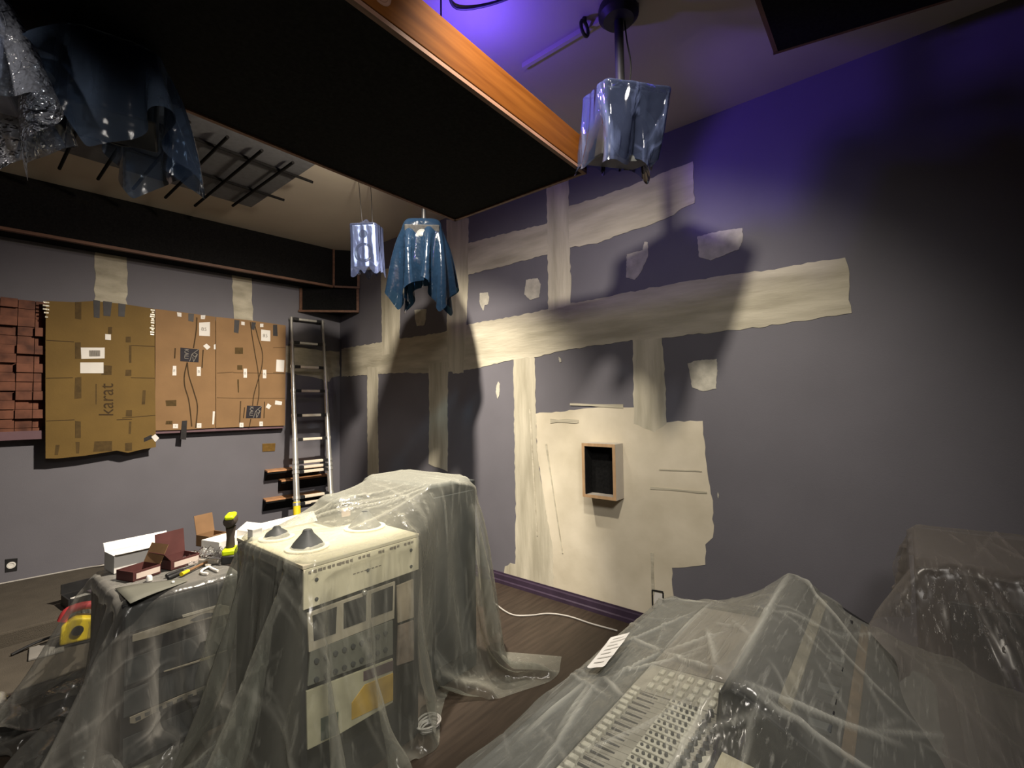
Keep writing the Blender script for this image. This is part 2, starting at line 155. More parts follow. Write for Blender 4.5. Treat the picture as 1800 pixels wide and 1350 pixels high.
# ---------------------------------------------------------------- mesh builder
class MB:
    def __init__(s): s.v = []; s.f = []
    def add(s, vs, fs):
        n = len(s.v); s.v += [V(*p) for p in vs]; s.f += [tuple(i + n for i in f) for f in fs]; return s
    def box(s, c, d, a=0.0, ax=None):
        c = V(*c); h = V(*d) / 2
        if ax is None: ax = (V(math.cos(a), math.sin(a), 0), V(-math.sin(a), math.cos(a), 0), V(0, 0, 1))
        vs = [c + ax[0] * h[0] * i + ax[1] * h[1] * j + ax[2] * h[2] * k for k in (-1, 1) for j in (-1, 1) for i in (-1, 1)]
        return s.add(vs, [(0, 2, 3, 1), (4, 5, 7, 6), (0, 1, 5, 4), (2, 6, 7, 3), (0, 4, 6, 2), (1, 3, 7, 5)])
    def prism(s, poly, vec):
        n = len(poly); p = [V(*q) for q in poly]; w = V(*vec); q = [a + w for a in p]
        return s.add(p + q, [tuple(range(n - 1, -1, -1)), tuple(range(n, 2 * n))] + [(i, (i + 1) % n, n + (i + 1) % n, n + i) for i in range(n)])
    def cyl(s, a, b, r0, r1=None, n=16):
        r1 = r0 if r1 is None else r1; a = V(*a); b = V(*b); w = b - a; w = w / np.linalg.norm(w)
        u = np.cross(w, V(0, 0, 1) if abs(w[2]) < .9 else V(1, 0, 0)); u /= np.linalg.norm(u); t = np.cross(w, u)
        ang = [2 * math.pi * i / n for i in range(n)]
        vs = [a + (u * math.cos(g) + t * math.sin(g)) * r0 for g in ang] + [b + (u * math.cos(g) + t * math.sin(g)) * r1 for g in ang]
        return s.add(vs, [tuple(range(n - 1, -1, -1)), tuple(range(n, 2 * n))] + [(i, (i + 1) % n, n + (i + 1) % n, n + i) for i in range(n)])
    def tube(s, pts, r, n=8):
        P = [V(*p) for p in pts]
        # Catmull-Rom smoothing
        if len(P) > 2:
            Q = []
            for i in range(len(P) - 1):
                p0 = P[max(i - 1, 0)]; p1 = P[i]; p2 = P[i + 1]; p3 = P[min(i + 2, len(P) - 1)]
                for k in range(6):
                    t = k / 6
                    Q.append(.5 * ((2 * p1) + (-p0 + p2) * t + (2 * p0 - 5 * p1 + 4 * p2 - p3) * t * t + (-p0 + 3 * p1 - 3 * p2 + p3) * t ** 3))
            P = Q + [P[-1]]
        rings = []
        for i, p in enumerate(P):
            w = P[min(i + 1, len(P) - 1)] - P[max(i - 1, 0)]; w = w / (np.linalg.norm(w) + 1e-9)
            u = np.cross(w, V(0, 0, 1) if abs(w[2]) < .95 else V(1, 0, 0)); u /= np.linalg.norm(u); t = np.cross(w, u)
            rr = r[i * len(r) // len(P)] if hasattr(r, '__len__') else r
            rings.append([p + (u * math.cos(2 * math.pi * k / n) + t * math.sin(2 * math.pi * k / n)) * rr for k in range(n)])
        vs = [q for ring in rings for q in ring]; m = len(P)
        fs = [(i * n + k, i * n + (k + 1) % n, (i + 1) * n + (k + 1) % n, (i + 1) * n + k) for i in range(m - 1) for k in range(n)]
        return s.add(vs, fs + [tuple(range(n - 1, -1, -1)), tuple(range((m - 1) * n, m * n))])
    def lathe(s, prof, c, n=24, axis=None):
        c = V(*c); w = V(0, 0, 1) if axis is None else V(*axis) / np.linalg.norm(axis)
        u = np.cross(w, V(1, 0, 0) if abs(w[0]) < .9 else V(0, 1, 0)); u /= np.linalg.norm(u); t = np.cross(w, u)
        vs = [c + w * z + (u * math.cos(2 * math.pi * k / n) + t * math.sin(2 * math.pi * k / n)) * r for r, z in prof for k in range(n)]
        m = len(prof)
        return s.add(vs, [(i * n + k, i * n + (k + 1) % n, (i + 1) * n + (k + 1) % n, (i + 1) * n + k) for i in range(m - 1) for k in range(n)])
    def quad(s, a, b, c, d): return s.add([a, b, c, d], [(0, 1, 2, 3)])
    def grid(s, P):
        a, b = P.shape[:2]
        return s.add(list(P.reshape(-1, 3)), [(i * b + j, (i + 1) * b + j, (i + 1) * b + j + 1, i * b + j + 1) for i in range(a - 1) for j in range(b - 1)])
    def build(s, name, m, parent=None, smooth=True, bevel=0., sub=0, label=None, thick=0., angle=35, seg=2):
        o0 = V(*parent['o']) if parent is not None and 'o' in parent else V(0, 0, 0)
        if parent is None:
            o0 = np.mean(np.array(s.v), 0); o0[2] = np.array(s.v)[:, 2].min()
        me = bpy.data.meshes.new(name)
        me.from_pydata([tuple(p - o0) for p in s.v], [], s.f); me.update()
        bm = bmesh.new(); bm.from_mesh(me); bmesh.ops.recalc_face_normals(bm, faces=bm.faces); bm.to_mesh(me); bm.free()
        if smooth:
            me.polygons.foreach_set('use_smooth', [True] * len(me.polygons))
            if angle < 180: me.set_sharp_from_angle(angle=math.radians(angle))
        ob = bpy.data.objects.new(name, me); col.objects.link(ob)
        if isinstance(m, (list, tuple)):
            for x in m: me.materials.append(x)
        else: me.materials.append(m)
        if parent is not None: ob.parent = parent; ob['o'] = tuple(o0)
        else: ob.location = tuple(o0); ob['o'] = tuple(o0)
        if thick:
            k = ob.modifiers.new('thickness', 'SOLIDIFY'); k.thickness = thick; k.offset = 0
        if bevel:
            k = ob.modifiers.new('bevel', 'BEVEL'); k.width = bevel; k.segments = seg; k.limit_method = 'ANGLE'; k.angle_limit = math.radians(40)
        if sub:
            k = ob.modifiers.new('subdivision', 'SUBSURF'); k.levels = sub; k.render_levels = sub
        if label: ob['label'] = label
        return ob

def tag(o, label, cat, group=None, kind=None):
    o['label'] = label; o['category'] = cat
    if group: o['group'] = group
    if kind: o['kind'] = kind
    return o
def thing(name, loc, label, cat, group=None):
    o = bpy.data.objects.new(name, None); col.objects.link(o); o.empty_display_size = .1
    o.location = tuple(loc); o['o'] = tuple(float(x) for x in loc)
    return tag(o, label, cat, group)
def struct(o, label=None):
    o['kind'] = 'structure'
    if label: o['label'] = label
    return o
def ragged(poly, amp, step):
    out = []; n = len(poly)
    for i in range(n):
        a = V(*poly[i]); b = V(*poly[(i + 1) % n]); d = b - a; L = np.linalg.norm(d); k = max(1, int(L / step)); nn = V(-d[1], d[0]) / (L + 1e-9)
        for j in range(k):
            out.append(a + d * (j / k) + nn * (random.uniform(-amp, amp) if j else random.uniform(-amp, amp) * .4))
    return out
def flat(mb, pts2, fr, o, t):
    """a plate on a frame function fr(u, v, offset): outline pts2, front at offset o, thickness t"""
    f = [fr(u, v, o) for u, v in pts2]; b = [fr(u, v, o - t) for u, v in pts2]
    return mb.prism(f, list(np.array(b[0]) - np.array(f[0])))
def text_mb(txt, org, right, up, size, thick=.0006):
    cu = bpy.data.curves.new('lettering', 'FONT'); cu.body = txt; cu.size = 1; cu.resolution_u = 3; cu.extrude = .5 * thick / size
    ob = bpy.data.objects.new('lettering', cu); col.objects.link(ob)
    bpy.context.view_layer.update()
    me = bpy.data.meshes.new_from_object(ob.evaluated_get(bpy.context.evaluated_depsgraph_get()))
    right = V(*right) / np.linalg.norm(right); up = V(*up) / np.linalg.norm(up); nn = np.cross(right, up)
    mb = MB(); mb.add([V(*org) + right * v.co.x * size + up * v.co.y * size + nn * v.co.z * size for v in me.vertices], [tuple(p.vertices) for p in me.polygons])
    bpy.data.objects.remove(ob); bpy.data.curves.remove(cu); bpy.data.meshes.remove(me)
    return mb

# ---------------------------------------------------------------- cloth: a sheet falls on boxes and hangs (position based, fixed seed)
def drape(org, ux, uy, nu, nv, step, boxes, steps=260, its=12, floor=0.004, m=.012, pins=(), seed=1, bendk=.12, fric=.35, wob=.012):
    r = np.random.default_rng(seed)
    ux = V(*ux); uy = V(*uy); I, J = np.meshgrid(np.arange(nu) - (nu - 1) / 2, np.arange(nv) - (nv - 1) / 2, indexing='ij')
    P = V(*org) + I[..., None] * step * ux + J[..., None] * step * uy
    ph = r.uniform(0, 6.28, 6); fq = r.uniform(.05, .4, 12)
    w = sum(np.sin(fq[2 * i] * I + fq[2 * i + 1] * J + ph[i]) for i in range(6)) / 6
    P[..., 2] += wob * w + r.normal(0, .0008, w.shape)
    O = P.copy()
    d1 = step; d2 = step * math.sqrt(2)
    sets = []
    for a in (0, 1):
        sets.append((np.s_[a:nu - 1:2, :], np.s_[a + 1:nu:2, :], d1, 1.))
        sets.append((np.s_[:, a:nv - 1:2], np.s_[:, a + 1:nv:2], d1, 1.))
        sets.append((np.s_[a:nu - 1:2, :-1], np.s_[a + 1:nu:2, 1:], d2, .5))
        sets.append((np.s_[a:nu - 1:2, 1:], np.s_[a + 1:nu:2, :-1], d2, .5))
    for a in range(4):
        def sl(n, k): return slice(k, n - 2, 4), slice(k + 2, n, 4)
        s0, s1 = sl(nu, a)
        n = min(len(range(*s0.indices(nu))), len(range(*s1.indices(nu))))
        sets.append((np.s_[a:a + 4 * n:4, :], np.s_[a + 2:a + 2 + 4 * n:4, :], 2 * d1, bendk))
        s0, s1 = sl(nv, a)
        n = min(len(range(*s0.indices(nv))), len(range(*s1.indices(nv))))
        sets.append((np.s_[:, a:a + 4 * n:4], np.s_[:, a + 2:a + 2 + 4 * n:4], 2 * d1, bendk))
    def collide(P):
        hit = np.zeros(P.shape[:2], bool)
        for (cx, cy, z0, z1, hx, hy, an) in boxes:
            c, s = math.cos(an), math.sin(an)
            dx = P[..., 0] - cx; dy = P[..., 1] - cy
            lx = dx * c + dy * s; ly = -dx * s + dy * c; z = P[..., 2]
            ax = hx + m - np.abs(lx); ay = hy + m - np.abs(ly); at = z1 + m - z; ab = z - (z0 - m)
            ins = (ax > 0) & (ay > 0) & (at > 0) & (ab > 0)
            if not ins.any(): continue
            hit |= ins
            mn = np.minimum(np.minimum(ax, ay), at)
            tx = ins & (ax == mn); ty = ins & (ay == mn) & ~tx; tt = ins & ~tx & ~ty
            lx = np.where(tx, lx + np.sign(lx) * ax, lx); ly = np.where(ty, ly + np.sign(ly) * ay, ly)
            P[..., 0] = np.where(ins, cx + lx * c - ly * s, P[..., 0]); P[..., 1] = np.where(ins, cy + lx * s + ly * c, P[..., 1])
            P[..., 2] = np.where(tt, z1 + m, P[..., 2])
        if floor is not None:
            b = P[..., 2] < floor
            P[..., 2] = np.where(b, floor, P[..., 2]); hit |= b
        return hit
    for st in range(steps):
        vel = (P - O) * .975
        sp = np.linalg.norm(vel, axis=-1, keepdims=True); vel *= np.minimum(1, .025 / np.maximum(sp, 1e-9))
        O = P.copy(); P = P + vel; P[..., 2] -= .0009
        for it in range(its):
            for a, b, d, k in sets:
                A = P[a]; B = P[b]; e = B - A; L = np.sqrt(np.einsum('...i,...i', e, e)) + 1e-12
                c = (k * .5) * (1 - d / L)
                if k < .3: c = np.minimum(c, 0) # bending only resists folding
                g = e * c[..., None]
                P[a] = A + g; P[b] = B - g
            for (i, j, q) in pins: P[i, j] = q
            if it % 3 == 2 or it == its - 1: hit = collide(P)
        mv = P - O
        slow = hit & (np.linalg.norm(mv, axis=-1) < .006)
        P = np.where(slow[..., None], O + mv * V(.06, .06, 1), P); mv = P - O
        O = np.where(hit[..., None], P - mv * fric, O)
    return P

def refine(P, k):
    """denser grid through the same points (cubic)"""
    def up1(A):
        n = len(A); t = np.linspace(0, n - 1, (n - 1) * k + 1); i = np.minimum(t.astype(int), n - 2); f = (t - i)[:, None, None]
        p0 = A[np.maximum(i - 1, 0)]; p1 = A[i]; p2 = A[i + 1]; p3 = A[np.minimum(i + 2, n - 1)]
        return .5 * (2 * p1 + (p2 - p0) * f + (2 * p0 - 5 * p1 + 4 * p2 - p3) * f * f + (3 * p1 - p0 - 3 * p2 + p3) * f ** 3)
    return up1(up1(P).transpose(1, 0, 2)).transpose(1, 0, 2)
def folds(P, step, lines, n_rand, seed, mask=None, dirs=(0.6,), spread=.5, hmax=.006, lmax=.45):
    """sharp narrow folds raised on the sheet; lines: (x0, y0, x1, y1, height) in the room, the others scattered"""
    R = np.random.default_rng(seed); n, m = P.shape[:2]
    du = np.gradient(P, axis=0); dv = np.gradient(P, axis=1); N_ = np.cross(du, dv); N_ /= np.linalg.norm(N_, axis=-1, keepdims=True) + 1e-9
    if N_[..., 2].mean() < 0: N_ = -N_
    I, J = np.meshgrid(np.arange(n) * step, np.arange(m) * step, indexing='ij'); H = np.zeros((n, m)); Gt = np.zeros((n, m)); segs = []
    def near(x, y):
        d = np.hypot(P[..., 0] - x, P[..., 1] - y) - .3 * P[..., 2]; a = np.unravel_index(d.argmin(), d.shape); return a[0] * step, a[1] * step
    for (x0, y0, x1, y1, h) in lines: segs.append((*near(x0, y0), *near(x1, y1), h, .0075))
    for _ in range(n_rand):
        a = R.uniform(0, n * step); b = R.uniform(0, m * step); g = R.choice(dirs) + R.normal(0, spread); L = R.uniform(.08, lmax)
        if mask is not None and not mask(P[min(int(a / step), n - 1), min(int(b / step), m - 1)]): continue
        segs.append((a, b, a + L * math.cos(g), b + L * math.sin(g), R.uniform(.3, 1) * hmax * R.choice((1, 1, -.6)), R.uniform(.0045, .008)))
    for a, b, c, d, h, w in segs:
        L2 = (c - a) ** 2 + (d - b) ** 2 + 1e-9; t = np.clip(((I - a) * (c - a) + (J - b) * (d - b)) / L2, 0, 1)
        q = np.hypot(I - a - t * (c - a), J - b - t * (d - b)); e_ = np.exp(-(q / w) ** 2) * np.sin(np.pi * np.clip(t, .03, .97)) ** .6; H += h * e_; Gt = np.maximum(Gt, e_ * min(1, abs(h) / .009))
    return P + N_ * H[..., None], np.clip(Gt, 0, 1)
# ---------------------------------------------------------------- palette
M_wall = mat('wall_paint', (.142, .138, .158), .62, var=.06, scale=2.2, bump=.08, bscale=160)
M_ceil = mat('ceiling_paint', (.50, .46, .40), .8, var=.05, scale=2, bump=.05, bscale=120)
M_comp = mat('joint_compound', (.45, .415, .315), .85, var=.2, scale=5, bump=.35, bscale=26, stretch=(1, .35, 2.2), c2=(.59, .55, .435))
M_compv = mat('joint_compound_upright', (.47, .435, .33), .85, var=.2, scale=5, bump=.35, bscale=26, stretch=(1, 2.4, .3), c2=(.60, .56, .445))
M_board = mat('bare_board', (.62, .56, .425), .85, var=.12, scale=3, bump=.12, bscale=18, c2=(.70, .64, .51))
M_dab = mat('compound_dab', (.46, .44, .37), .85, var=.2, scale=14, bump=.3, bscale=40)
M_floor = mat('dark_floor', (.040, .029, .021), .5, var=.25, scale=7, stretch=(.5, 5, 1), bump=.06, bscale=30)
M_carpet = mat('platform_carpet', (.075, .064, .050), .95, var=.12, scale=9, bump=.5, bscale=220)
M_riser = mat('dark_riser', (.035, .032, .03), .9, var=.2, scale=12)
M_base = mat('baseboard_paint', (.045, .030, .052), .4, var=.15, scale=9)
M_black = mat('black_fabric', (.011, .011, .011), .95, var=.3, scale=60, bump=.25, bscale=400, spec=.1)
M_pine = mat('pine', (.075, .022, .0030), .6, var=.25, scale=3.2, stretch=(.6, 9, 9), c2=(.105, .036, .006), spec=.06)
M_walnut = mat('brown_trim', (.16, .085, .055), .55, var=.25, scale=5, stretch=(1, 8, 8))
M_dark = mat('black_metal', (.018, .018, .019), .45, var=.25, scale=15)
M_dark2 = mat('dark_grey_metal', (.05, .053, .053), .5, var=.2, scale=12)
M_cream = mat('cream_faceplate', (.74, .67, .48), .5, var=.1, scale=9)
M_white = mat('white_card', (.72, .70, .66), .7, var=.05, scale=8)
M_card = mat('cardboard', (.24, .142, .066), .8, var=.1, scale=3.5, bump=.08, bscale=60)
M_card2 = mat('yellowed_cardboard', (.15, .092, .023), .75, var=.12, scale=3.0, bump=.08, bscale=60)
M_ink = mat('brown_print', (.045, .026, .009), .8, var=.2, scale=30)
M_ink2 = mat('faded_print', (.075, .046, .014), .8, var=.2, scale=30)
M_tape = mat('black_tape', (.016, .014, .015), .5, var=.3, scale=20)
M_navy = mat('logo_black', (.016, .014, .02), .7, var=.2, scale=20)
M_greyink = mat('logo_grey', (.25, .23, .2), .8, var=.1, scale=20)
M_gloss = mat('tape_glint', (.75, .7, .55), .12, var=.1, scale=60, bump=.6, bscale=60, spec=1.)
M_alu = mat('aluminium', (.72, .71, .66), .32, metal=.75, var=.08, scale=20, stretch=(1, 1, .2))
M_rung = mat('rung_face', (.72, .64, .52), .5, var=.08, scale=20)
M_yel = mat('yellow_plastic', (.80, .60, .02), .45, var=.08, scale=12)
M_lime = mat('lime_plastic', (.58, .75, .01), .42, var=.06, scale=12)
M_red = mat('red_plastic', (.42, .045, .05), .45, var=.12, scale=12)
M_maroon = mat('maroon_card', (.075, .026, .024), .6, var=.15, scale=15)
M_brown = mat('brown_card', (.17, .095, .045), .8, var=.15, scale=9)
M_wood2 = mat('orange_wood', (.52, .27, .13), .5, var=.2, scale=4, stretch=(8, 1, 8))
M_purp = mat('purple_ledge', (.145, .085, .10), .6, var=.1, scale=8)
M_tan = mat('niche_wood', (.55, .36, .20), .55, var=.12, scale=6, stretch=(1, 6, 2))

# ---------------------------------------------------------------- the room
def wallL_pt(s, z): return lw(s, z)
XB, YB = -3.2, -3.2
sB = 6.55
mb = MB(); mb.prism([rw(CO[1] + .1, 0, 0), rw(YB, 0, 0), rw(YB, 3.75, 0), rw(CO[1] + .1, 3.75, 0)], (.12, 0, 0))
WR = struct(mb.build('wall_right', M_wall, smooth=False), 'grey violet painted wall patched with pale joint compound')
mb = MB(); mb.prism([lw(-.1, 0), lw(sB, 0), lw(sB, 3.75), lw(-.1, 3.75)], -NL * .12)
WL = struct(mb.build('wall_left', M_wall, smooth=False), 'grey violet painted wall behind the ladder and cardboard')
mb = MB(); mb.prism([V(XB, YB, 0), V(XB, 6.4, 0), V(XB, 6.4, 3.75), V(XB, YB, 3.75)], (-.12, 0, 0))
struct(mb.build('wall_back', M_wall, smooth=False))
mb = MB(); mb.prism([V(XB, YB, 0), V(XR + .1, YB, 0), V(XR + .1, YB, 3.75), V(XB, YB, 3.75)], (0, -.12, 0))
struct(mb.build('wall_rear', M_wall, smooth=False))
mb = MB(); mb.box((0, 1.6, -.06), (7.2, 10, .12))
struct(mb.build('floor', M_floor, smooth=False), 'dark brown wood floor')
mb = MB(); mb.box((0, 1.6, ZC + .06), (7.2, 10, .12))
struct(mb.build('ceiling', M_ceil, smooth=False), 'pale ceiling')
# joint compound on the walls: parts of each wall
for i, (k, poly) in enumerate(D['RP']):
    amp, st = {'strip': (.006, .035), 'board': (.007, .04), 'dab': (.003, .012)}[k]
    t = {'strip': .0035, 'board': .0025, 'dab': .002}[k] + i * .00013
    mb = MB(); flat(mb, ragged(poly, amp, st), rw, t, t - .0002)
    ys = [p[0] for p in poly]; zs_ = [p[1] for p in poly]; up_r = (max(zs_) - min(zs_)) > (max(ys) - min(ys))
    mb.build('compound_strip' if k == 'strip' else 'bare_patch' if k == 'board' else 'compound_dab', {'strip': M_compv if up_r else M_comp, 'board': M_board, 'dab': M_dab}[k], WR, smooth=False)
for i, poly in enumerate(D['LP']):
    mb = MB(); flat(mb, ragged(poly, .008, .05), lw, .003 + i * .0001, .0028); mb.build('compound_strip', M_comp, WL, smooth=False)
# trowel ridges in the bare patch
mb = MB()
for (y0, z0, y1, z1, w) in [(1.35, 1.16, 1.05, 1.17, .012), (1.42, 1.02, 1.02, 1.03, .02), (1.42, .55, 1.42, .25, .03), (2.35, 1.3, 2.2, .4, .02), (2.52, 1.6, 2.46, .5, .018), (1.62, 1.62, 2.1, 1.64, .03), (2.3, 1.5, 2.02, 1.5, .04)]:
    a = V(0, y0, z0); b = V(0, y1, z1); d = (b - a) / np.linalg.norm(b - a); n = V(0, -d[2], d[1]) * w / 2
    q = [a - n, a + n] + [a + (b - a) * t + n * random.uniform(.4, 1) for t in (.3, .6, .85)] + [b + n * .6, b - n * .6] + [a + (b - a) * t - n * random.uniform(.4, 1) for t in (.85, .6, .3)]
    mb.prism([rw(p[1], p[2], .0068) for p in q], (.004, 0, 0))
mb.build('trowel_ridge', M_comp, WR, smooth=False)
# baseboard along the right wall
mb = MB()
prof = [(0, 0), (.022, 0), (.022, .028), (.013, .036), (.013, .075), (.006, .085), (.006, .098), (0, .1)]
mb.prism([V(XR - o, CO[1], z) for o, z in prof], (0, YB - CO[1], 0))
struct(mb.build('baseboard_right', M_base, smooth=False), 'dark purple baseboard spotted with compound')
# carpeted platform in two low steps on the left
def plat(y0, z, name):
    mb = MB(); mb.prism([V(-3.2, y0, 0), V(1.12, y0 - .05, 0), V(1.12, 5.86, 0), V(-3.2, 6.15, 0)], (0, 0, z)); return mb
mb = plat(4.64, .19, ''); struct(mb.build('floor_platform', M_carpet, smooth=False, bevel=.012), 'grey brown carpeted platform, upper step')
mb = MB(); mb.prism([V(-3.2, 3.56, 0), V(1.12, 3.53, 0), V(1.12, 4.58, 0), V(-3.2, 4.632, 0)], (0, 0, .1))
struct(mb.build('floor_platform', M_carpet, smooth=False, bevel=.012), 'grey brown carpeted platform, lower step')
mb = MB(); mb.box((-1.04, 4.63, .145), (4.3, .012, .08), math.radians(-.66)); struct(mb.build('trim_2', M_riser, smooth=False))
mb = MB(); mb.box((-1.04, 3.535, .05), (4.3, .012, .09), math.radians(-.4)); struct(mb.build('trim_3', M_riser, smooth=False))
# batten on the ceiling
mb = MB(); mb.box((2.082, -.35, ZC - .012), (.022, 3.9, .03)); struct(mb.build('trim_1', M_ceil, smooth=False), 'thin batten on the ceiling')

# ---------------------------------------------------------------- soffit over the left wall, corner trap
SO = .31; ZS = 3.155
fr_s = lambda s, z, o: lw(s, z, o)
pA = lw(.222, 0, SO + .0)                        # end of the straight run
t = thing('bass_trap_soffit', lw(3, ZS, .15), 'long black fabric soffit under the ceiling over the cardboard wall', 'soffit')
mb = MB(); mb.prism([lw(.24, ZS, 0), lw(sB, ZS, 0), lw(sB, ZS, SO), lw(.24, ZS, SO)], (0, 0, ZC - ZS)); mb.build('fabric_body', M_black, t, smooth=False)
mb = MB(); mb.prism([lw(.24, ZS - .022, SO - .03), lw(sB, ZS - .022, SO - .03), lw(sB, ZS - .022, SO + .012), lw(.24, ZS - .022, SO + .012)], (0, 0, .026)); mb.build('bottom_rail', M_walnut, t, smooth=False, label='thin brown wood rail')
mb = MB(); mb.prism([lw(.225, ZS, SO - .02), lw(.25, ZS, SO - .02), lw(.25, ZS, SO + .013), lw(.225, ZS, SO + .013)], (0, 0, ZC - ZS)); mb.build('end_rail', M_walnut, t, smooth=False)
t = thing('corner_trap', V(3.2, 5.5, ZS), 'black fabric corner panel between the soffit and the patched wall', 'acoustic panel')
q = [pA, V(XR - .004, 5.2, 0), V(XR - .004, CO[1] - .01, 0), lw(.215, 0, .005)]
mb = MB(); mb.prism([p + V(0, 0, ZS) for p in q], (0, 0, ZC - ZS)); mb.build('fabric_body', M_black, t, smooth=False)
d = q[1] - q[0]; n2 = V(d[1], -d[0], 0) / np.linalg.norm(d); n2 = -n2 if n2[1] > 0 else n2
mb = MB(); mb.prism([q[0] + V(0, 0, ZS - .02), q[1] + V(0, 0, ZS - .02), q[1] + n2 * .015 + V(0, 0, ZS - .02), q[0] + n2 * .015 + V(0, 0, ZS - .02)], (0, 0, .024)); mb.build('bottom_rail', M_walnut, t, smooth=False)
mb = MB(); e = d / np.linalg.norm(d); mb.prism([q[1] - e * .03 + V(0, 0, ZS), q[1] + V(0, 0, ZS), q[1] + n2 * .015 + V(0, 0, ZS), q[1] - e * .03 + n2 * .015 + V(0, 0, ZS)], (0, 0, ZC - ZS)); mb.build('side_rail', M_walnut, t, smooth=False)
t = thing('corner_bass_trap', V(3.2, 5.5, 2.84), 'small black triangular trap with brown rails, low in the corner above the ladder', 'acoustic panel')
q = [lw(.523, 0, .004), V(XR - .004, 5.213, 0), V(XR - .004, CO[1] - .01, 0)]
mb = MB(); mb.prism([p + V(0, 0, 2.85) for p in q], (0, 0, ZS - .024 - 2.85)); mb.build('fabric_body', M_black, t, smooth=False)
d = q[1] - q[0]; e = d / np.linalg.norm(d); n2 = V(d[1], -d[0], 0) / np.linalg.norm(d); n2 = -n2 if n2[1] > 0 else n2
def bar(a, b, z0, z1, nm, ex=.02): 
    mb = MB(); mb.prism([a + V(0, 0, z0), b + V(0, 0, z0), b + n2 * ex + V(0, 0, z0), a + n2 * ex + V(0, 0, z0)], (0, 0, z1 - z0)); mb.build(nm, M_walnut, t, smooth=False)
bar(q[0] - e * .01, q[1] + e * .0, 2.83, 2.855, 'bottom_rail', .03); bar(q[0], q[0] + e * .03, 2.855, ZS - .024, 'side_rail'); bar(q[1] - e * .03, q[1], 2.855, ZS - .024, 'side_rail')

# ---------------------------------------------------------------- big cloud with its pine edge
z0, z1 = 2.87, 3.035
c = [V(2.105, 2.20, 0), V(2.115, 1.245, 0), V(-2.6, 1.19, 0), V(-2.6, 2.16, 0)]
t = thing('acoustic_cloud', V(0, 1.7, z0), 'large black ceiling cloud with an orange pine edge board', 'acoustic panel')
mb = MB(); mb.prism([p + V(0, 0, z0 + .004) for p in c], (0, 0, z1 - z0 - .01)); mb.build('fabric_body', M_black, t, smooth=False)
mb = MB(); mb.prism([p + V(0, 0, z0 + .012) for p in (c[1] + V(.02, 0, 0), c[2], c[2] + V(0, -.022, 0), c[1] + V(.02, -.022, 0))], (0, 0, z1 - z0 + .0)); pe = mb.build('edge_board', M_pine, t, smooth=False, bevel=.003, label='lit pine edge board with a knot')
# knot in the pine: a dark ring inlaid in the board
mb = MB(); kc = V(.84, 1.165, 2.935)
k0 = c[1] + (c[2] - c[1]) * ((c[1][0] - .84) / (c[1][0] - c[2][0])); kc = V(.84, k0[1] - .0225, 2.955)
mb.lathe([(.030, 0), (.036, .0012), (.041, 0)], kc, 28, (0, -1, 0)); mb.lathe([(0, .0006), (.012, .0004), (.029, 0)], kc, 28, (0, -1, 0)); mb.build('knot', M_walnut, pe)
mb = MB(); mb.prism([p + V(0, 0, z0 - .006) for p in (c[1] + V(.02, -.02, 0), c[2] + V(0, -.02, 0), c[2] + V(0, .0, 0), c[1] + V(.02, 0, 0))], (0, 0, .016)); mb.build('lower_lip', M_walnut, t, smooth=False)
mb = MB(); mb.prism([p + V(0, 0, z0 - .004) for p in (c[0] + V(0, .02, 0), c[1] + V(0, -.02, 0), c[1] + V(.02, -.02, 0), c[0] + V(.02, .02, 0))], (0, 0, z1 - z0)); mb.build('end_board', M_walnut, t, smooth=False)
mb = MB(); mb.prism([p + V(0, 0, z0 - .004) for p in (c[0] + V(.02, 0, 0), c[3], c[3] + V(0, .02, 0), c[0] + V(.02, .02, 0))], (0, 0, z1 - z0)); mb.build('side_board', M_walnut, t, smooth=False)
for x in (-1.6, 0.1, 1.45):
    for y in (1.6, 1.95):
        mb = MB(); mb.cyl((x, y, z1 - .01), (x, y, ZC), .004, n=8); mb.build('hanger', M_dark, t)
# second cloud high on the right
zz = 3.42
a, b_ = V(2.646, .4, 0), V(2.765, -.115, 0); ex = V(-1, 0, 0)
t = thing('small_acoustic_cloud', V(1.5, 0, zz), 'black ceiling cloud with reddish brown edge over the right end of the console', 'acoustic panel')
far = (b_ - a) * 2.6
mb = MB(); mb.prism([p + V(0, 0, zz) for p in (a, a + far, a + far + ex * 2.4, a + ex * 2.4)], (0, 0, .1)); mb.build('fabric_body', M_black, t, smooth=False)
n2 = V(.97, .22, 0)
mb = MB(); mb.prism([p + V(0, 0, zz + .004) for p in (a + V(0, .02, 0), a + far, a + far + n2 * .02, a + n2 * .02 + V(0, .02, 0))], (0, 0, .1)); mb.prism([p + V(0, 0, zz + .004) for p in (a, a + ex * 2.4, a + ex * 2.4 + V(0, .02, 0), a + V(0, .02, 0))], (0, 0, .1)); mb.build('edge_board', M_walnut, t, smooth=False)
for x, y in ((2.4, .2), (1.4, .2), (2.5, -.6), (1.4, -.6)): mb = MB(); mb.cyl((x, y, zz + .1), (x, y, ZC), .004, n=8); mb.build('hanger_wire', M_dark, t)

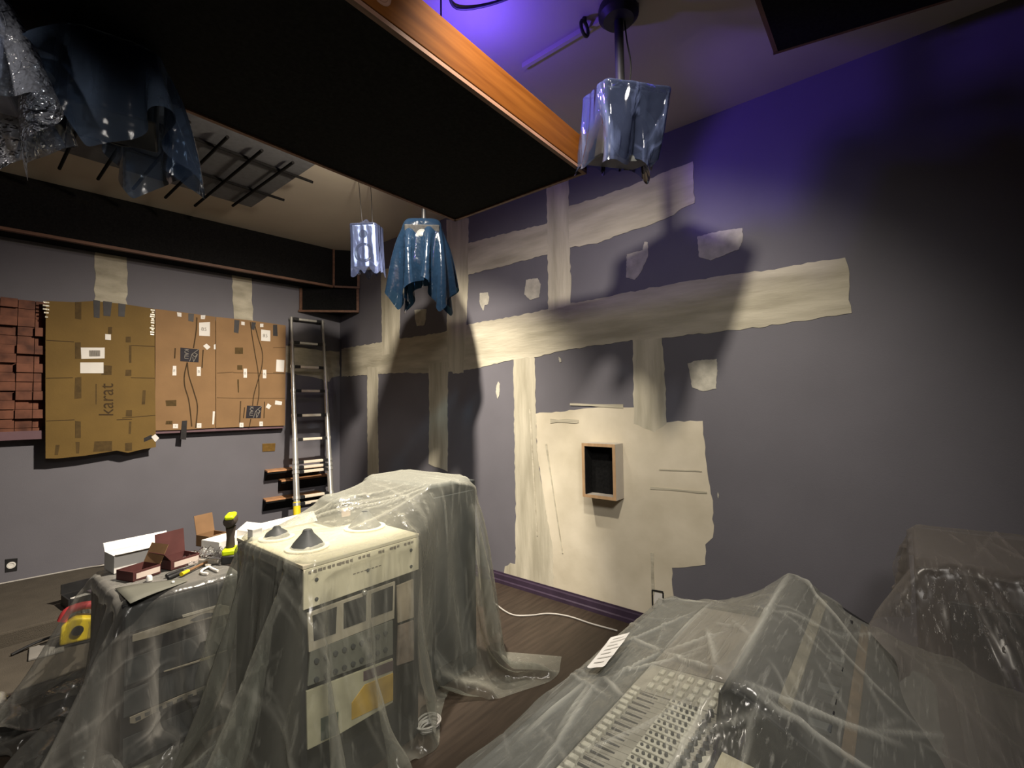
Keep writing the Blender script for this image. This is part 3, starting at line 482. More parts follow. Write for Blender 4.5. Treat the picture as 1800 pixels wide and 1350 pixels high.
# ---------------------------------------------------------------- absorber with its lattice of rods, under the far ceiling
M_felt = mat('grey_felt', (.105, .11, .125), .95, var=.1, scale=30)
t = thing('ceiling_absorber', V(1.1, 3.9, 3.46), 'dark grey panel crossed by black rods under the beige ceiling', 'acoustic panel')
mb = MB(); mb.box((.93, 3.93, 3.53), (1.66, 1.26, .05)); mb.build('panel', M_felt, t, smooth=False, bevel=.006)
for y in (3.63, 4.14):
    mb = MB(); mb.cyl((-.1, y, 3.49), (1.87, y, 3.49), .011, n=10); mb.build('long_rod', M_black, t)
for k, x in enumerate((.28, .50, .72, .94, 1.16, 1.38, 1.60)):
    mb = MB(); mb.cyl((x, 3.40, 3.468), (x, 4.80 if k < 6 else 4.55, 3.468), .011, n=10); mb.build('cross_rod', M_black, t)
for x in (.15, 1.7):
    for y in (3.4, 4.5): mb = MB(); mb.cyl((x, y, 3.55), (x, y, ZC), .006, n=8); mb.build('hanger', M_dark, t)
# tension cable with drop wires
t = thing('tension_cable', V(2.1, 3.45, 3.6), 'thin tension cable along the beige ceiling with drop wires', 'cable')
mb = MB(); mb.tube([V(1.78, 3.45, 3.60), V(2.0, 3.45, 3.585), V(2.234, 3.453, 3.60)], .004, 6); mb.build('cable', M_dark, t)
mb = MB(); mb.cyl((2.234, 3.453, ZC), (2.234, 3.453, 3.57), .012, n=10); mb.build('anchor', M_dark, t)

# ---------------------------------------------------------------- things on the left wall: block diffuser, ledge, cardboard
M_blk = mat('diffuser_wood', (.10, .036, .021), .6, var=.25, scale=9, c2=(.22, .085, .048))
su = [s for s, z in D['diff']]
sl, sr = D['diff'][0][0] + .35, D['diff'][2][0]; zt, zb = 2.615, 1.42
t = thing('block_diffuser', lw(sr, zb, 0), 'reddish wood block diffuser on the wall, mostly hidden by cardboard', 'acoustic panel')
mb = MB(); mb.prism([lw(sr, zb, 0), lw(sl, zb, 0), lw(sl, zt, 0), lw(sr, zt, 0)], NL * .03); mb.build('back_board', M_walnut, t, smooth=False)
mb = MB(); bs = .078; nz = int((zt - zb) / bs)
rr = random.Random(11)
nb = int((sl - 2.62) / (bs * 1.35))
for i in range(nb):
    for j in range(nz):
        h = .03 + .055 * rr.choice((0, .2, .45, .7, 1))
        s0 = 2.62 + i * bs * 1.35; q0 = zb + .004 + j * (zt - zb) / nz
        mb.prism([lw(s0, q0, .03), lw(s0 + bs * 1.35 - .004, q0, .03), lw(s0 + bs * 1.35 - .004, q0 + (zt - zb) / nz - .004, .03), lw(s0, q0 + (zt - zb) / nz - .004, .03)], NL * h)
mb.build('block_field', M_blk, t, smooth=False)
mb = MB(); s1 = D['ledge'][1][0]; s0 = D['ledge'][0][0] + 2.2
mb.prism([lw(s1, 1.40, 0), lw(s0, 1.40, 0), lw(s0, 1.475, 0), lw(s1, 1.475, 0)], NL * .10); mb.build('lower_ledge', M_purp, t, smooth=False, bevel=.003, label='dusty purple lower ledge')
mb = MB(); mb.prism([lw(sr - .0, 1.475, 0), lw(sr + .015, 1.475, 0), lw(sr + .015, zt, 0), lw(sr, zt, 0)], NL * .1); mb.build('side_frame', M_purp, t, smooth=False)

def on(o): return lambda s, z, e: lw(s, z, o + e)
def card(name, label, outline, o, m):
    cx = np.mean([p[0] for p in outline]); zz_ = min(p[1] for p in outline)
    t = thing(name, lw(cx, zz_, o), label, 'cardboard', 'flattened cartons taped over the diffuser')
    mb = MB(); flat(mb, outline, on(o), 0, .006); mb.build('sheet', m, t, smooth=False)
    return t
def patches(t, polys, o, nm, m, e=.0012):
    for p in polys:
        mb = MB(); flat(mb, p, on(o), e, e * .9); mb.build(nm, m, t, smooth=False)
def lines(t, ls, o, nm, m, w=.009, e=.0012):
    for l in ls:
        P = [V(a, b, 0) for a, b in l]
        if len(P) > 2:
            Q = []
            for i in range(len(P) - 1):
                p0 = P[max(i - 1, 0)]; p1 = P[i]; p2 = P[i + 1]; p3 = P[min(i + 2, len(P) - 1)]
                for k in range(5):
                    u = k / 5; Q.append(.5 * ((2 * p1) + (-p0 + p2) * u + (2 * p0 - 5 * p1 + 4 * p2 - p3) * u * u + (-p0 + 3 * p1 - 3 * p2 + p3) * u ** 3))
            P = Q + [P[-1]]
        mb = MB(); A, B = [], []
        for i, p in enumerate(P):
            d = P[min(i + 1, len(P) - 1)] - P[max(i - 1, 0)]; n = V(-d[1], d[0], 0) / np.linalg.norm(d) * w / 2
            A.append(lw(*(p + n)[:2], o + e)); B.append(lw(*(p - n)[:2], o + e))
        mb.add(A + B, [(i, i + 1, len(A) + i + 1, len(A) + i) for i in range(len(A) - 1)]); mb.build(nm, m, t, smooth=False)
oA, oB, oC = .15, .12, .124
tA = card('cardboard_sheet', 'tall yellowish flattened carton with dark lettering, hanging lowest beside the block diffuser', D['cA'], oA, M_card2)
patches(tA, D['printA'], oA, 'print', M_ink2); patches(tA, D['labA'], oA, 'paper_label', M_white, .0018)
patches(tA, D['tapeA'], oA, 'tape', M_tape, .002); patches(tA, D['tapeAlow'], oA, 'tape', M_tape, .002); patches(tA, D['tagA'], oA, 'paper_tag', M_white, .003)
lines(tA, D['creaseA'], oA, 'crease', M_ink, .006)
o_, r_, u_ = [lw(*p, oA + .0015) for p in D['txt_karat']]
text_mb('karat', o_, r_ - o_, u_ - o_, .15).build('lettering', M_ink, tA, smooth=False)
# bar code on the upper label
p = D['labA'][0]; mb = MB()
for k in range(9):
    f = .38 + k * .05; a = V(*p[0]) * (1 - f) + V(*p[1]) * f; b = V(*p[3]) * (1 - f) + V(*p[2]) * f
    w = .004 if k % 3 else .008; a, b = a + (b - a) * .25, a + (b - a) * .8
    mb.quad(lw(a[0] - w, a[1], oA + .0024), lw(a[0] + w, a[1], oA + .0024), lw(b[0] + w, b[1], oA + .0024), lw(b[0] - w, b[1], oA + .0024))
mb.build('bar_code', M_greyink, [c_ for c_ in tA.children if c_.name.startswith('paper_label')][0], smooth=False)
rr = random.Random(3)
def glints(t, s, z0, z1, o, n):
    for k in range(n):
        mb = MB()
        z = z0 + (z1 - z0) * k / n + rr.uniform(0, .01); w = rr.uniform(.012, .03)
        mb.prism([lw(s + w, z, o + .001), lw(s - w * .4, z, o + .001), lw(s - w * .4, z + .012, o + .001), lw(s + w, z + .014, o + .001)], NL * .004)
        mb.build('tape_glint', M_gloss, t, smooth=False)  # pale bits: the glints of the clear tape put into the colour
sA = D['cA'][4][0]; glints(tA, sA + .01, 2.38, 2.64, oA, 12); glints(tA, D['cA'][0][0] - .01, 2.46, 2.62, oA, 5)
tB = card('cardboard_sheet', 'middle flattened carton with a black mountain logo high on it', D['cB'], oB, M_card)
tC = card('cardboard_sheet', 'right flattened carton with a black mountain logo low on it, beside the ladder', D['cC'], oC, M_card)
patches(tB, D['printB'], oB, 'print', M_ink2); patches(tC, D['printC'], oC, 'print', M_ink2)
patches(tB, D['labB'], oB, 'paper_label', M_white, .0018); patches(tC, D['labC'], oC, 'paper_label', M_white, .0018)
patches(tB, D['tapeB'], oB, 'tape', M_tape, .002); patches(tB, D['tapeBlow'], oB, 'tape', M_tape, .004); patches(tC, D['tapeC'], oC, 'tape', M_tape, .002)
lines(tB, D['lineB'], oB, 'printed_line', M_ink, .011); lines(tC, D['lineC'], oC, 'printed_line', M_ink, .010); lines(tC, D['creaseC'], oC, 'crease', M_ink, .005)
for t_, q, o in ((tB, D['kali'][0], oB), (tC, D['kali'][1], oC)):
    mb = MB(); flat(mb, q, on(o), .002, .0015); lg = mb.build('logo_square', M_navy, t_, smooth=False)
    Q = [V(*p) for p in q]
    def pt(u, v): # u to the right, v down, 0..1
        a = Q[0] * (1 - u) + Q[1] * u; b = Q[3] * (1 - u) + Q[2] * u; r = a * (1 - v) + b * v; return lw(r[0], r[1], o + .003)
    h = np.linalg.norm(Q[3] - Q[0])
    text_mb('KALI', pt(.22, .05), pt(.22, 1) - pt(.22, .05), pt(1, .05) - pt(.22, .05), h * .37).build('lettering', M_greyink, lg, smooth=False)
    mb = MB()
    for seg in ([(.98, .0), (.62, .42), (.78, .62), (.92, .40), (.74, .30)], [(.62, .42), (.50, .98)], [(.66, .62), (.72, .98)], [(.72, .98), (.92, .40)]):
        for (u0, v0), (u1, v1) in zip(seg[:-1], seg[1:]): mb.cyl(pt(u0, min(v0, .97)), pt(u1, min(v1, .97)), h * .022, n=6)
    mb.build('mountain_mark', M_greyink, lg, smooth=False)
for nm, t_, q, o in (('LB', tB, (310, 753), oB),):
    pass
def small_text(t_, txt, poly, o, m, f=.55):
    q = [V(*p) for p in poly]; c_ = (q[0] + q[1] + q[2] + q[3]) / 4; h = abs(q[3][1] - q[0][1]) * f; wd = abs(q[1][0] - q[0][0])
    org = lw(c_[0] + len(txt) * h * .3, c_[1] - h * .36, o); text_mb(txt, org, -EL, (0, 0, 1), h).build('lettering', m, t_, smooth=False)
small_text(tB, 'LB', D['printB'][0], oB + .002, M_ink, .95)
small_text(tB, '85', D['labB'][0], oB + .0026, M_greyink, .38); small_text(tC, '85', D['labC'][0], oC + .0026, M_greyink, .42)
for i in (2, 3, 5, 6, 7): 
    if i < len(D['labB']): 
        if i != 4 and i not in (4,): small_text(tB, 'B' if i % 2 else 'E', D['labB'][i], oB + .0026, M_greyink, .4)
for i in (2, 3, 6, 7): small_text(tC, 'R' if i % 2 else 'B', D['labC'][i], oC + .0026, M_greyink, .4)

# ---------------------------------------------------------------- ladder
t = thing('telescopic_ladder', lw(.55, 0, .4), 'aluminium telescopic ladder leaning on the wall near the corner', 'ladder')
a0, a1 = V(2.66, 5.674, 2.716), V(2.483, 5.136, .496); b0, b1 = V(3.046, 5.644, 2.741), V(2.874, 5.106, .447)
def at_(p, q, z): return p + (q - p) * ((z - p[2]) / (q[2] - p[2]))
zs = [2.73, 2.43, 2.13, 1.84, 1.55, 1.275, 1.02, .965, .915, .645, .575, .28]
for (p, q) in ((a0, a1), (b0, b1)):
    mb = MB(); cuts = [2.74, 2.43, 2.13, 1.84, 1.55, 1.275, .95, .61, .0]
    for k in range(len(cuts) - 1):
        mb.cyl(at_(p, q, cuts[k]), at_(p, q, cuts[k + 1]), .0175 + .0024 * k, n=18)
    rl = mb.build('rail', M_alu, t)
    for k, z in enumerate(zs):
        mb = MB(); mb.cyl(at_(p, q, z + .016), at_(p, q, z - .016), .0225 + .0022 * min(k, 8), n=18); mb.build('collar', M_alu, rl)
    mb = MB(); mb.cyl(at_(p, q, .006), at_(p, q, .07), .045, n=16); mb.build('foot', M_dark, rl)
mb = MB(); mb.cyl(at_(a0, a1, .60), at_(a0, a1, .33), .0385, n=18); mb.build('grip_band', M_yel, t, label='yellow band low on the left rail')
for k, z in enumerate(zs):
    p = at_(a0, a1, z); q = at_(b0, b1, z); d = (q - p); L = np.linalg.norm(d); d /= L
    fw_ = np.cross(d, V(0, 0, 1)); fw_ /= np.linalg.norm(fw_)
    mb = MB(); mb.box((p + q) / 2, (L - .1, .045, .03), ax=(d, fw_, V(0, 0, 1))); rg = mb.build('rung', M_alu if k < 2 else M_rung, t, smooth=False, bevel=.006)
    for f in (.055, L - .055):
        mb = MB(); mb.box(p + d * f, (.06, .05, .035), ax=(d, fw_, V(0, 0, 1))); mb.build('rung_connector', M_dark, rg, smooth=False, bevel=.004)
mb = MB(); mid = (at_(a0, a1, .575) + at_(b0, b1, .575)) / 2; mb.box(mid + V(.02, -.01, -.012), (.14, .05, .02)); mb.cyl(mid + V(.02, -.01, -.02), mid + V(.03, -.01, -.22), .024, .012, n=10); mb.build('strap', M_dark, t)

# ---------------------------------------------------------------- wedge shelves, plaque, outlets, box on the right wall
for (s0, s1, zt_, zb_, lab) in ((.918, .30, .905, .79, 'topmost wedge shelf behind the ladder, orange top and underside painted dark as shade'),
                                (.765, .19, .78, .645, 'middle wedge shelf behind the ladder, shifted towards the corner'),
                                (.933, .30, .575, .44, 'lowest wedge shelf left of the ladder, just above the white tray')):
    t = thing('wedge_shelf', lw((s0 + s1) / 2, zb_, 0), lab, 'shelf', 'wedge shelves behind the ladder')
    mb = MB(); mb.prism([lw(s0, zb_, .001), lw(s0, zt_, .001), lw(s0 + .022, zt_, .17), lw(s0 + .022, zt_ - .02, .17)], EL * (s1 - s0)); mb.build('wedge_body', M_black, t, smooth=False)  # shade under the shelf put into the black of the body
    mb = MB(); mb.prism([lw(s0, zt_, .001), lw(s0 + .025, zt_, .176), lw(s1 + .0, zt_, .176), lw(s1, zt_, .001)], (0, 0, .018)); mb.build('top_board', M_wood2, t, smooth=False, bevel=.002)
M_brass = mat('tarnished_brass', (.22, .13, .035), .4, metal=.5, var=.2, scale=20)
p = D['plaque']; t = thing('wall_plaque', lw(*p[3], 0), 'small tarnished brass plate on the wall under the purple ledge', 'plaque')
mb = MB(); flat(mb, p, lw, .008, .008); mb.build('plate', M_brass, t, smooth=False, bevel=.003)
mb = MB(); c_ = np.mean(np.array(p), 0); flat(mb, [(c_[0] + .03, c_[1] - .018), (c_[0] - .03, c_[1] - .018), (c_[0] - .03, c_[1] + .018), (c_[0] + .03, c_[1] + .018)], lw, .010, .004); mb.build('raised_panel', M_brass, t, smooth=False, bevel=.002)
p = D['outletL']; t = thing('wall_outlet', lw(*p[3], 0), 'dark wall outlet box low on the wall at far left', 'outlet')
mb = MB(); flat(mb, p, lw, .006, .006); mb.build('cover_plate', M_dark, t, smooth=False, bevel=.002)
c_ = np.mean(np.array(p), 0); mb = MB(); mb.lathe([(.028, .006), (.028, .011), (.018, .012), (.016, .007), (0, .007)], lw(*c_, 0), 20, NL); mb.build('socket', M_white, t)
p = D['outletR']; yc, zc = 1.385, .215; t = thing('wall_outlet', rw(yc, zc - .06, 0), 'open outlet box on the patched wall behind the console', 'outlet')
mb = MB(); o = .012
for a, b in (((yc + .04, zc + .07), (yc - .04, zc + .075)), ((yc + .04, zc - .06), (yc - .04, zc - .06))): mb.prism([rw(a[0], a[1] - .004, 0), rw(a[0], a[1] + .004, 0), rw(b[0], b[1] + .004, 0), rw(b[0], b[1] - .004, 0)], (-o, 0, 0))
for y in (yc + .04, yc - .04): mb.prism([rw(y - .004, zc - .06, 0), rw(y + .004, zc - .06, 0), rw(y + .004, zc + .07, 0), rw(y - .004, zc + .07, 0)], (-o, 0, 0))
mb.build('box_rim', M_dark, t, smooth=False)
mb = MB(); mb.prism([rw(yc + .03, zc - .05, .004), rw(yc - .035, zc - .05, .004), rw(yc - .035, zc + .06, .004), rw(yc + .03, zc + .06, .004)], (-.002, 0, 0)); mb.build('plate', M_white, t, smooth=False)
# open-fronted box built into the patched wall
t = thing('wall_box', rw(1.78, .92, 0), 'open wooden box with pale sides standing out of the patched wall', 'box')
y0, y1, zb_, zt_ = 1.918, 1.632, .921, 1.337; dp = .125; w = .023
mb = MB()
mb.prism([rw(y0, zb_, .005), rw(y0, zt_, .005), rw(y0 - .02, zt_, .005), rw(y0 - .02, zb_, .005)], (-dp, 0, 0))
mb.prism([rw(y1 + .02, zb_, .005), rw(y1 + .02, zt_, .005), rw(y1, zt_, .005), rw(y1, zb_, .005)], (-dp, 0, 0))
mb.prism([rw(y0 - .02, zb_, .005), rw(y1 + .02, zb_, .005), rw(y1 + .02, zb_ + .02, .005), rw(y0 - .02, zb_ + .02, .005)], (-dp, 0, 0))
mb.prism([rw(y0 - .02, zt_ - .02, .005), rw(y1 + .02, zt_ - .02, .005), rw(y1 + .02, zt_, .005), rw(y0 - .02, zt_, .005)], (-dp, 0, 0))
mb.build('box_sides', M_white if False else mat('painted_wood', (.50, .46, .40), .7, var=.06), t, smooth=False)
mb = MB(); mb.prism([rw(y0 - .02, zb_ + .02, .02), rw(y1 + .02, zb_ + .02, .02), rw(y1 + .02, zt_ - .02, .02), rw(y0 - .02, zt_ - .02, .02)], (-.004, 0, 0)); mb.build('dark_back', M_black, t, smooth=False)
mb = MB()
for y in (y0, y1 + w): mb.prism([rw(y, zb_, dp + .005), rw(y - w, zb_, dp + .005), rw(y - w, zt_, dp + .005), rw(y, zt_, dp + .005)], (-.004, 0, 0))
for z in (zb_, zt_ - w): mb.prism([rw(y0 - w, z, dp + .005), rw(y1 + w, z, dp + .005), rw(y1 + w, z + w, dp + .005), rw(y0 - w, z + w, dp + .005)], (-.004, 0, 0))
mb.build('front_edge', M_tan, t, smooth=False, label='bare tan wood front edge')
mb = MB(); mb.prism([rw(y0 - .021, zb_ + .021, .024), rw(y0 - .021, zt_ - .021, .024), rw(y0 - .026, zt_ - .021, .024), rw(y0 - .026, zb_ + .021, .024)], (-.1, 0, 0)); mb.prism([rw(y1 + .021, zb_ + .021, .024), rw(y1 + .021, zt_ - .021, .024), rw(y1 + .026, zt_ - .021, .024), rw(y1 + .026, zb_ + .021, .024)], (-.1, 0, 0)); mb.prism([rw(y0 - .021, zt_ - .021, .024), rw(y1 + .021, zt_ - .021, .024), rw(y1 + .021, zt_ - .026, .024), rw(y0 - .021, zt_ - .026, .024)], (-.1, 0, 0)); mb.build('dark_lining', M_black, t, smooth=False)
# ---------------------------------------------------------------- films
P_rack = plastic('clear_drop_sheet', (.91, .93, .915), (.64, .64, .55), .06, .42, rough=.2, wr=.3, wscale=3.2, streak=.14, stretch=(2.4, 2.4, .5), gl=.45, dash=(26, 26, 2.6), vein=.3, gat=.26)
P_left = plastic('dusty_drop_sheet', (.88, .895, .89), (.64, .62, .57), .07, .36, rough=.2, wr=.3, wscale=3.2, streak=.10, stretch=(2.2, 2.2, .5), gl=.45, dash=(22, 22, 3), vein=.3, gat=.22)
P_cons = plastic('crinkled_drop_sheet', (.91, .92, .905), (.72, .72, .64), .04, .28, rough=.17, wr=.35, wscale=7, streak=.16, stretch=(.7, 1.8, 1), gl=.55, rot=(0, 0, .25), dash=(9, 95, 60), vein=.15, gat=.42)
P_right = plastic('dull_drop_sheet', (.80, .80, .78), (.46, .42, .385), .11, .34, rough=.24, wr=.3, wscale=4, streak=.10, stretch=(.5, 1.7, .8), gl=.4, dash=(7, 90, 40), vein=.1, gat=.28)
P_blue = plastic('blue_bag', (.05, .13, .20), (.010, .024, .05), .25, .35, rough=.14, wr=.4, wscale=6, streak=.12, gl=.8)
P_wrap = plastic('pale_blue_wrap', (.66, .76, .93), (.22, .28, .55), .06, .26, rough=.07, wr=.6, wscale=5, streak=.25, gl=2.6, stretch=(1, 1, .5))
P_flap = plastic('slate_blue_bag', (.40, .52, .68), (.15, .21, .33), .3, .35, rough=.14, wr=.4, wscale=6, streak=.12, gl=.8)
P_white = plastic('whitish_wrap', (.70, .76, .82), (.50, .53, .62), .30, .3, rough=.1, wr=1., wscale=16, streak=.3, gl=1.6)
P_clear = plastic('clear_bag', (.95, .95, .93), (.85, .85, .82), .12, .4, rough=.1, wr=.7, wscale=22, streak=.4, gl=1.2)
def sheet(name, P, m, label, cat='plastic sheet', sub=1, gather=None):
    mb = MB(); mb.grid(P); o = mb.build(name, m, None, angle=180, sub=sub)
    if gather is not None:
        at = o.data.attributes.new('gather', 'FLOAT', 'POINT'); at.data.foreach_set('value', gather.reshape(-1).astype(np.float32))
    return tag(o, label, cat)

# ---------------------------------------------------------------- equipment rack under the middle sheet
RX0, RX1, RY0, RY1, RZ = .945, 1.54, 1.90, 2.575, 1.0
fr = lambda x, z, o: V(x, RY0 - o, z)
t = thing('equipment_rack', V(1.24, 2.24, 0), 'tall rack of cream and black units under clear plastic', 'equipment rack')
mb = MB()
mb.box((RX0 + .012, 2.24, .5), (.024, .665, .97)); mb.box((RX1 - .012, 2.24, .5), (.024, .665, .97)); mb.box((1.2425, 2.56, .5), (.55, .02, .95)); mb.box((1.2425, 2.24, .04), (.57, .66, .07)); mb.box((1.2425, 2.3, .5), (.55, .5, .9))
mb.build('carcass', M_dark, t, smooth=False)
mb = MB(); mb.box((1.2425, 2.2375, RZ - .008), (.6, .68, .016)); mb.build('top_board', mat('cream_top', (.52, .47, .34), .5, var=.08, scale=9), t, smooth=False, bevel=.002, label='cream top board')
def plate(poly, name, m, par, e=.004, bev=.0015, th=.01):
    mb = MB(); flat(mb, poly, fr, e, th); return mb.build(name, m, par, smooth=False, bevel=bev)
pw = plate([(.946, .982), (1.539, .982), (1.539, .822), (.946, .822)], 'amplifier_panel', M_cream, t)
mb = MB()
for x in (1.0, 1.245, 1.49):
    for z in (.85, .93) if x != 1.245 else (.9,): mb.lathe([(.008, 0), (.008, .003), (.005, .005), (0, .005)], fr(x, z, .0045), 12, (0, -1, 0))
mb.build('screw', M_dark2, pw)
mb = MB()
rr = random.Random(21)
for k in range(26):
    x = .965 + k * .021; w = rr.uniform(.010, .020)
    if rr.random() < .75: flat(mb, [(x, .972), (x + w, .973), (x + w, .962 - rr.uniform(0, .005)), (x, .962)], fr, .0052, .0008)
for k in range(8):
    x = 1.17 + k * .019; flat(mb, [(x, .905), (x + .013, .905), (x + .013, .901), (x, .901)], fr, .0052, .0008)
mb.build('dark_marks', mat('smudged_grey', (.20, .17, .13), .8), pw, smooth=False)
un = plate([(.963, .804), (1.396, .804), (1.39, .632), (.97, .645)], 'meter_unit', mat('grey_cream', (.42, .37, .28), .5), t)
for q in D['F_win']:
    w_ = plate(q, 'meter_window', M_dark, un, .006, .001)
mb = MB(); mb.lathe([(.011, 0), (.011, .012), (.008, .015), (0, .015)], fr(1.225, .808, .004), 16, (0, -1, 0)); mb.build('knob', mat('bright_metal', (.6, .58, .52), .3, metal=.6), un)
plate(D['F_col'], 'side_panel', mat('tan_panel', (.34, .28, .20), .5, var=.25, scale=9), t); plate(D['F_col2'], 'side_panel', mat('brown_panel', (.20, .155, .12), .5, var=.3, scale=20), t)
gu = plate(D['F_grey'], 'processor_unit', mat('grey_green', (.15, .15, .12), .5, var=.1), t)
mb = MB()
for j in range(2):
    for i in range(9): mb.lathe([(.010, 0), (.010, .010), (.0, .011)], fr(1.0 + i * .042, .60 - j * .075 - i * .002, .004), 12, (0, -1, 0))
mb.build('control_knobs', M_dark2, gu)
[o for o in gu.children][0].name = 'knob_row'
lo = plate(D['F_low'], 'lower_panel', mat('dull_cream', (.44, .41, .28), .5, var=.12, scale=14), t)
plate(D['F_purple'], 'display_strip', mat('purple_strip', (.10, .06, .07), .4), lo, .006); plate(D['F_amber'], 'amber_plate', mat('amber_plate', (.52, .33, .055), .5, var=.2, scale=14), lo, .006, th=.004)
plate(D['F_green'], 'green_plate', mat('dark_green_plate', (.07, .09, .07), .5), lo, .006); plate(D['F_dk'], 'side_panel', M_dark, t, .006)
# cones and odds on the rack top
def zs_of(P, x, y, r=.05):
    d = np.hypot(P[..., 0] - x, P[..., 1] - y); k = d < r
    return P[..., 2][k].max() if k.any() else P[..., 2].flat[d.argmin()]
def cone(x, y, lab, h=.085, r=.075):
    t = thing('speaker_cone', V(x, y, RZ), lab, 'speaker cone', 'upturned cones on the rack top')
    mb = MB(); mb.lathe([(0, 0), (r + .02, 0), (r + .022, .008), (r, .010)], (x, y, RZ), 28); mb.build('ring', M_cream, t)
    mb = MB(); mb.lathe([(r, .008), (r * .8, .03), (r * .35, h * .8), (r * .25, h), (0, h + .004)], (x, y, RZ), 28); mb.build('cone', M_dark2, t)
cone(1.075, 2.12, 'upturned dark cone near the front left corner of the rack top, under clear plastic')
cone(1.44, 2.22, 'upturned dark cone beside the dark case at the right of the rack top', .09, .085)
cone(1.06, 2.40, 'upturned dark cone at the back left of the rack top', .06, .06)
t = thing('small_white_box', V(.99, 2.45, RZ), 'small white box at the back left corner of the rack top', 'box'); mb = MB(); mb.box((.985, 2.47, RZ + .025), (.05, .04, .05), .2); mb.build('body', M_white, t, smooth=False, bevel=.002); mb = MB(); mb.box((.985, 2.47, RZ + .052), (.053, .043, .006), .2); mb.build('lid', M_white, t, smooth=False, bevel=.001)
t = thing('equipment_case', V(1.6, 2.55, 1.0), 'dark equipment case on the right of the rack top, under plastic', 'case')
mb = MB(); mb.box((1.44, 2.46, 1.065), (.17, .2, .13)); mb.build('body', M_dark2, t, smooth=False, bevel=.008); mb = MB(); mb.box((1.41, 2.355, 1.07), (.05, .008, .045)); mb.build('front_label', mat('pinkish_label', (.5, .38, .33), .6), t, smooth=False)
# tall cabinet behind it
t = thing('tall_cabinet', V(1.98, 2.44, 0), 'taller dark cabinet behind the rack, peak of the clear tent', 'cabinet')
mb = MB(); mb.box((1.98, 2.44, .59), (.38, .67, 1.16)); mb.build('body', mat('charcoal_laminate', (.030, .033, .033), .5, var=.15), t, smooth=False, bevel=.008)
mb = MB(); mb.box((1.98, 2.1, .62), (.33, .012, .98)); mb.build('front_panel', M_dark2, t, smooth=False, bevel=.004)
mb = MB(); mb.box((1.98, 2.44, .012), (.34, .6, .022)); mb.build('plinth', M_dark, t, smooth=False)
# low rack on the left
GA = V(*D['G_a']); GX = V(*D['G_ux']); GX[2] = 0; GY = V(-GX[1], GX[0], 0)
gang = math.atan2(GX[1], GX[0]); gw, gd, gz = .495, .63, .75
fg_ = lambda u, z, o: V(GA[0], GA[1], 0) + GX * u - GY * o + V(0, 0, z)
gc = V(GA[0], GA[1], 0) + GX * gw / 2 + GY * gd / 2
t = thing('low_equipment_rack', V(gc[0], gc[1], 0), 'low black rack with pale strips under a dusty plastic sheet, tools lying on it', 'equipment rack')
mb = MB(); mb.box(gc + V(0, 0, gz / 2), (gw, gd, gz), gang); mb.build('carcass', M_dark, t, smooth=False, bevel=.004)
def gp(poly, nm, m, par, e=.006, th=.006):
    mb = MB(); flat(mb, poly, fg_, e, th); return mb.build(nm, m, par, smooth=False)
M_strip = mat('dull_strip', (.30, .265, .20), .5, var=.15, scale=20)
for z0_, z1_ in ((.62, .735), (.385, .50), (.245, .36), (.03, .15)): gp([(.012, z0_), (gw - .012, z0_), (gw - .012, z1_), (.012, z1_)], 'blank_panel', M_dark2, t, .004)
s_ = gp(D['G_strip'], 'label_strip', M_strip, t, .009); gp(D['G_oval'], 'oval_opening', M_dark2, s_, .0105); gp(D['G_thin'], 'label_edge', mat('pale_edge', (.45, .41, .33), .5), t, .010)
s_ = gp(D['G_low'], 'slotted_strip', mat('dull_strip_low', (.24, .21, .16), .5, var=.15), t, .009)
for q in D['G_lowslots']: gp(q, 'slot', M_dark2, s_, .0105)
gp(D['G_line'], 'thin_line', M_strip, t, .009); gp(D['G_amber'], 'amber_label', mat('amber_label', (.55, .45, .2), .5), t, .0105)

# ---------------------------------------------------------------- mixing console
M_cons = mat('console_grey', (.36, .34, .285), .5, var=.08, scale=10)
M_cons_l = mat('console_light', (.62, .60, .50), .45, var=.08, scale=14)
M_arm = mat('armrest_vinyl', (.085, .088, .085), .5, var=.2, scale=14, bump=.2, bscale=120)
CX0, CX1 = .45, 2.06
t = thing('mixing_console', V(1.25, .35, 0), 'long mixing console with fader rows under crinkled clear plastic', 'mixing console')
def xs(poly, x0, x1): # section in (y, z)
    mb = MB(); mb.prism([V(x0, y, z) for y, z in poly], (x1 - x0, 0, 0)); return mb
xs([(.80, .02), (.80, .755), (.66, .775), (.37, .80), (-.12, .76), (-.12, .02)], CX0, CX1).build('body', M_dark2, t, smooth=False)
xs([(.665, .774), (.665, .787), (.80, .778), (.832, .768), (.842, .745), (.832, .725), (.80, .72)], CX0, CX1 + .02).build('armrest', M_arm, t, bevel=.006)
for x in (CX0 - .02, CX1):
    xs([(.81, 0), (.82, .765), (.37, .825), (-.13, .79), (-.13, 0)], x, x + .02).build('end_cheek', M_arm, t, smooth=False, bevel=.003)
zt_ = lambda y: .775 + (.665 - y) * .085
pitch = .0268; n_ch = 30
ch0 = None
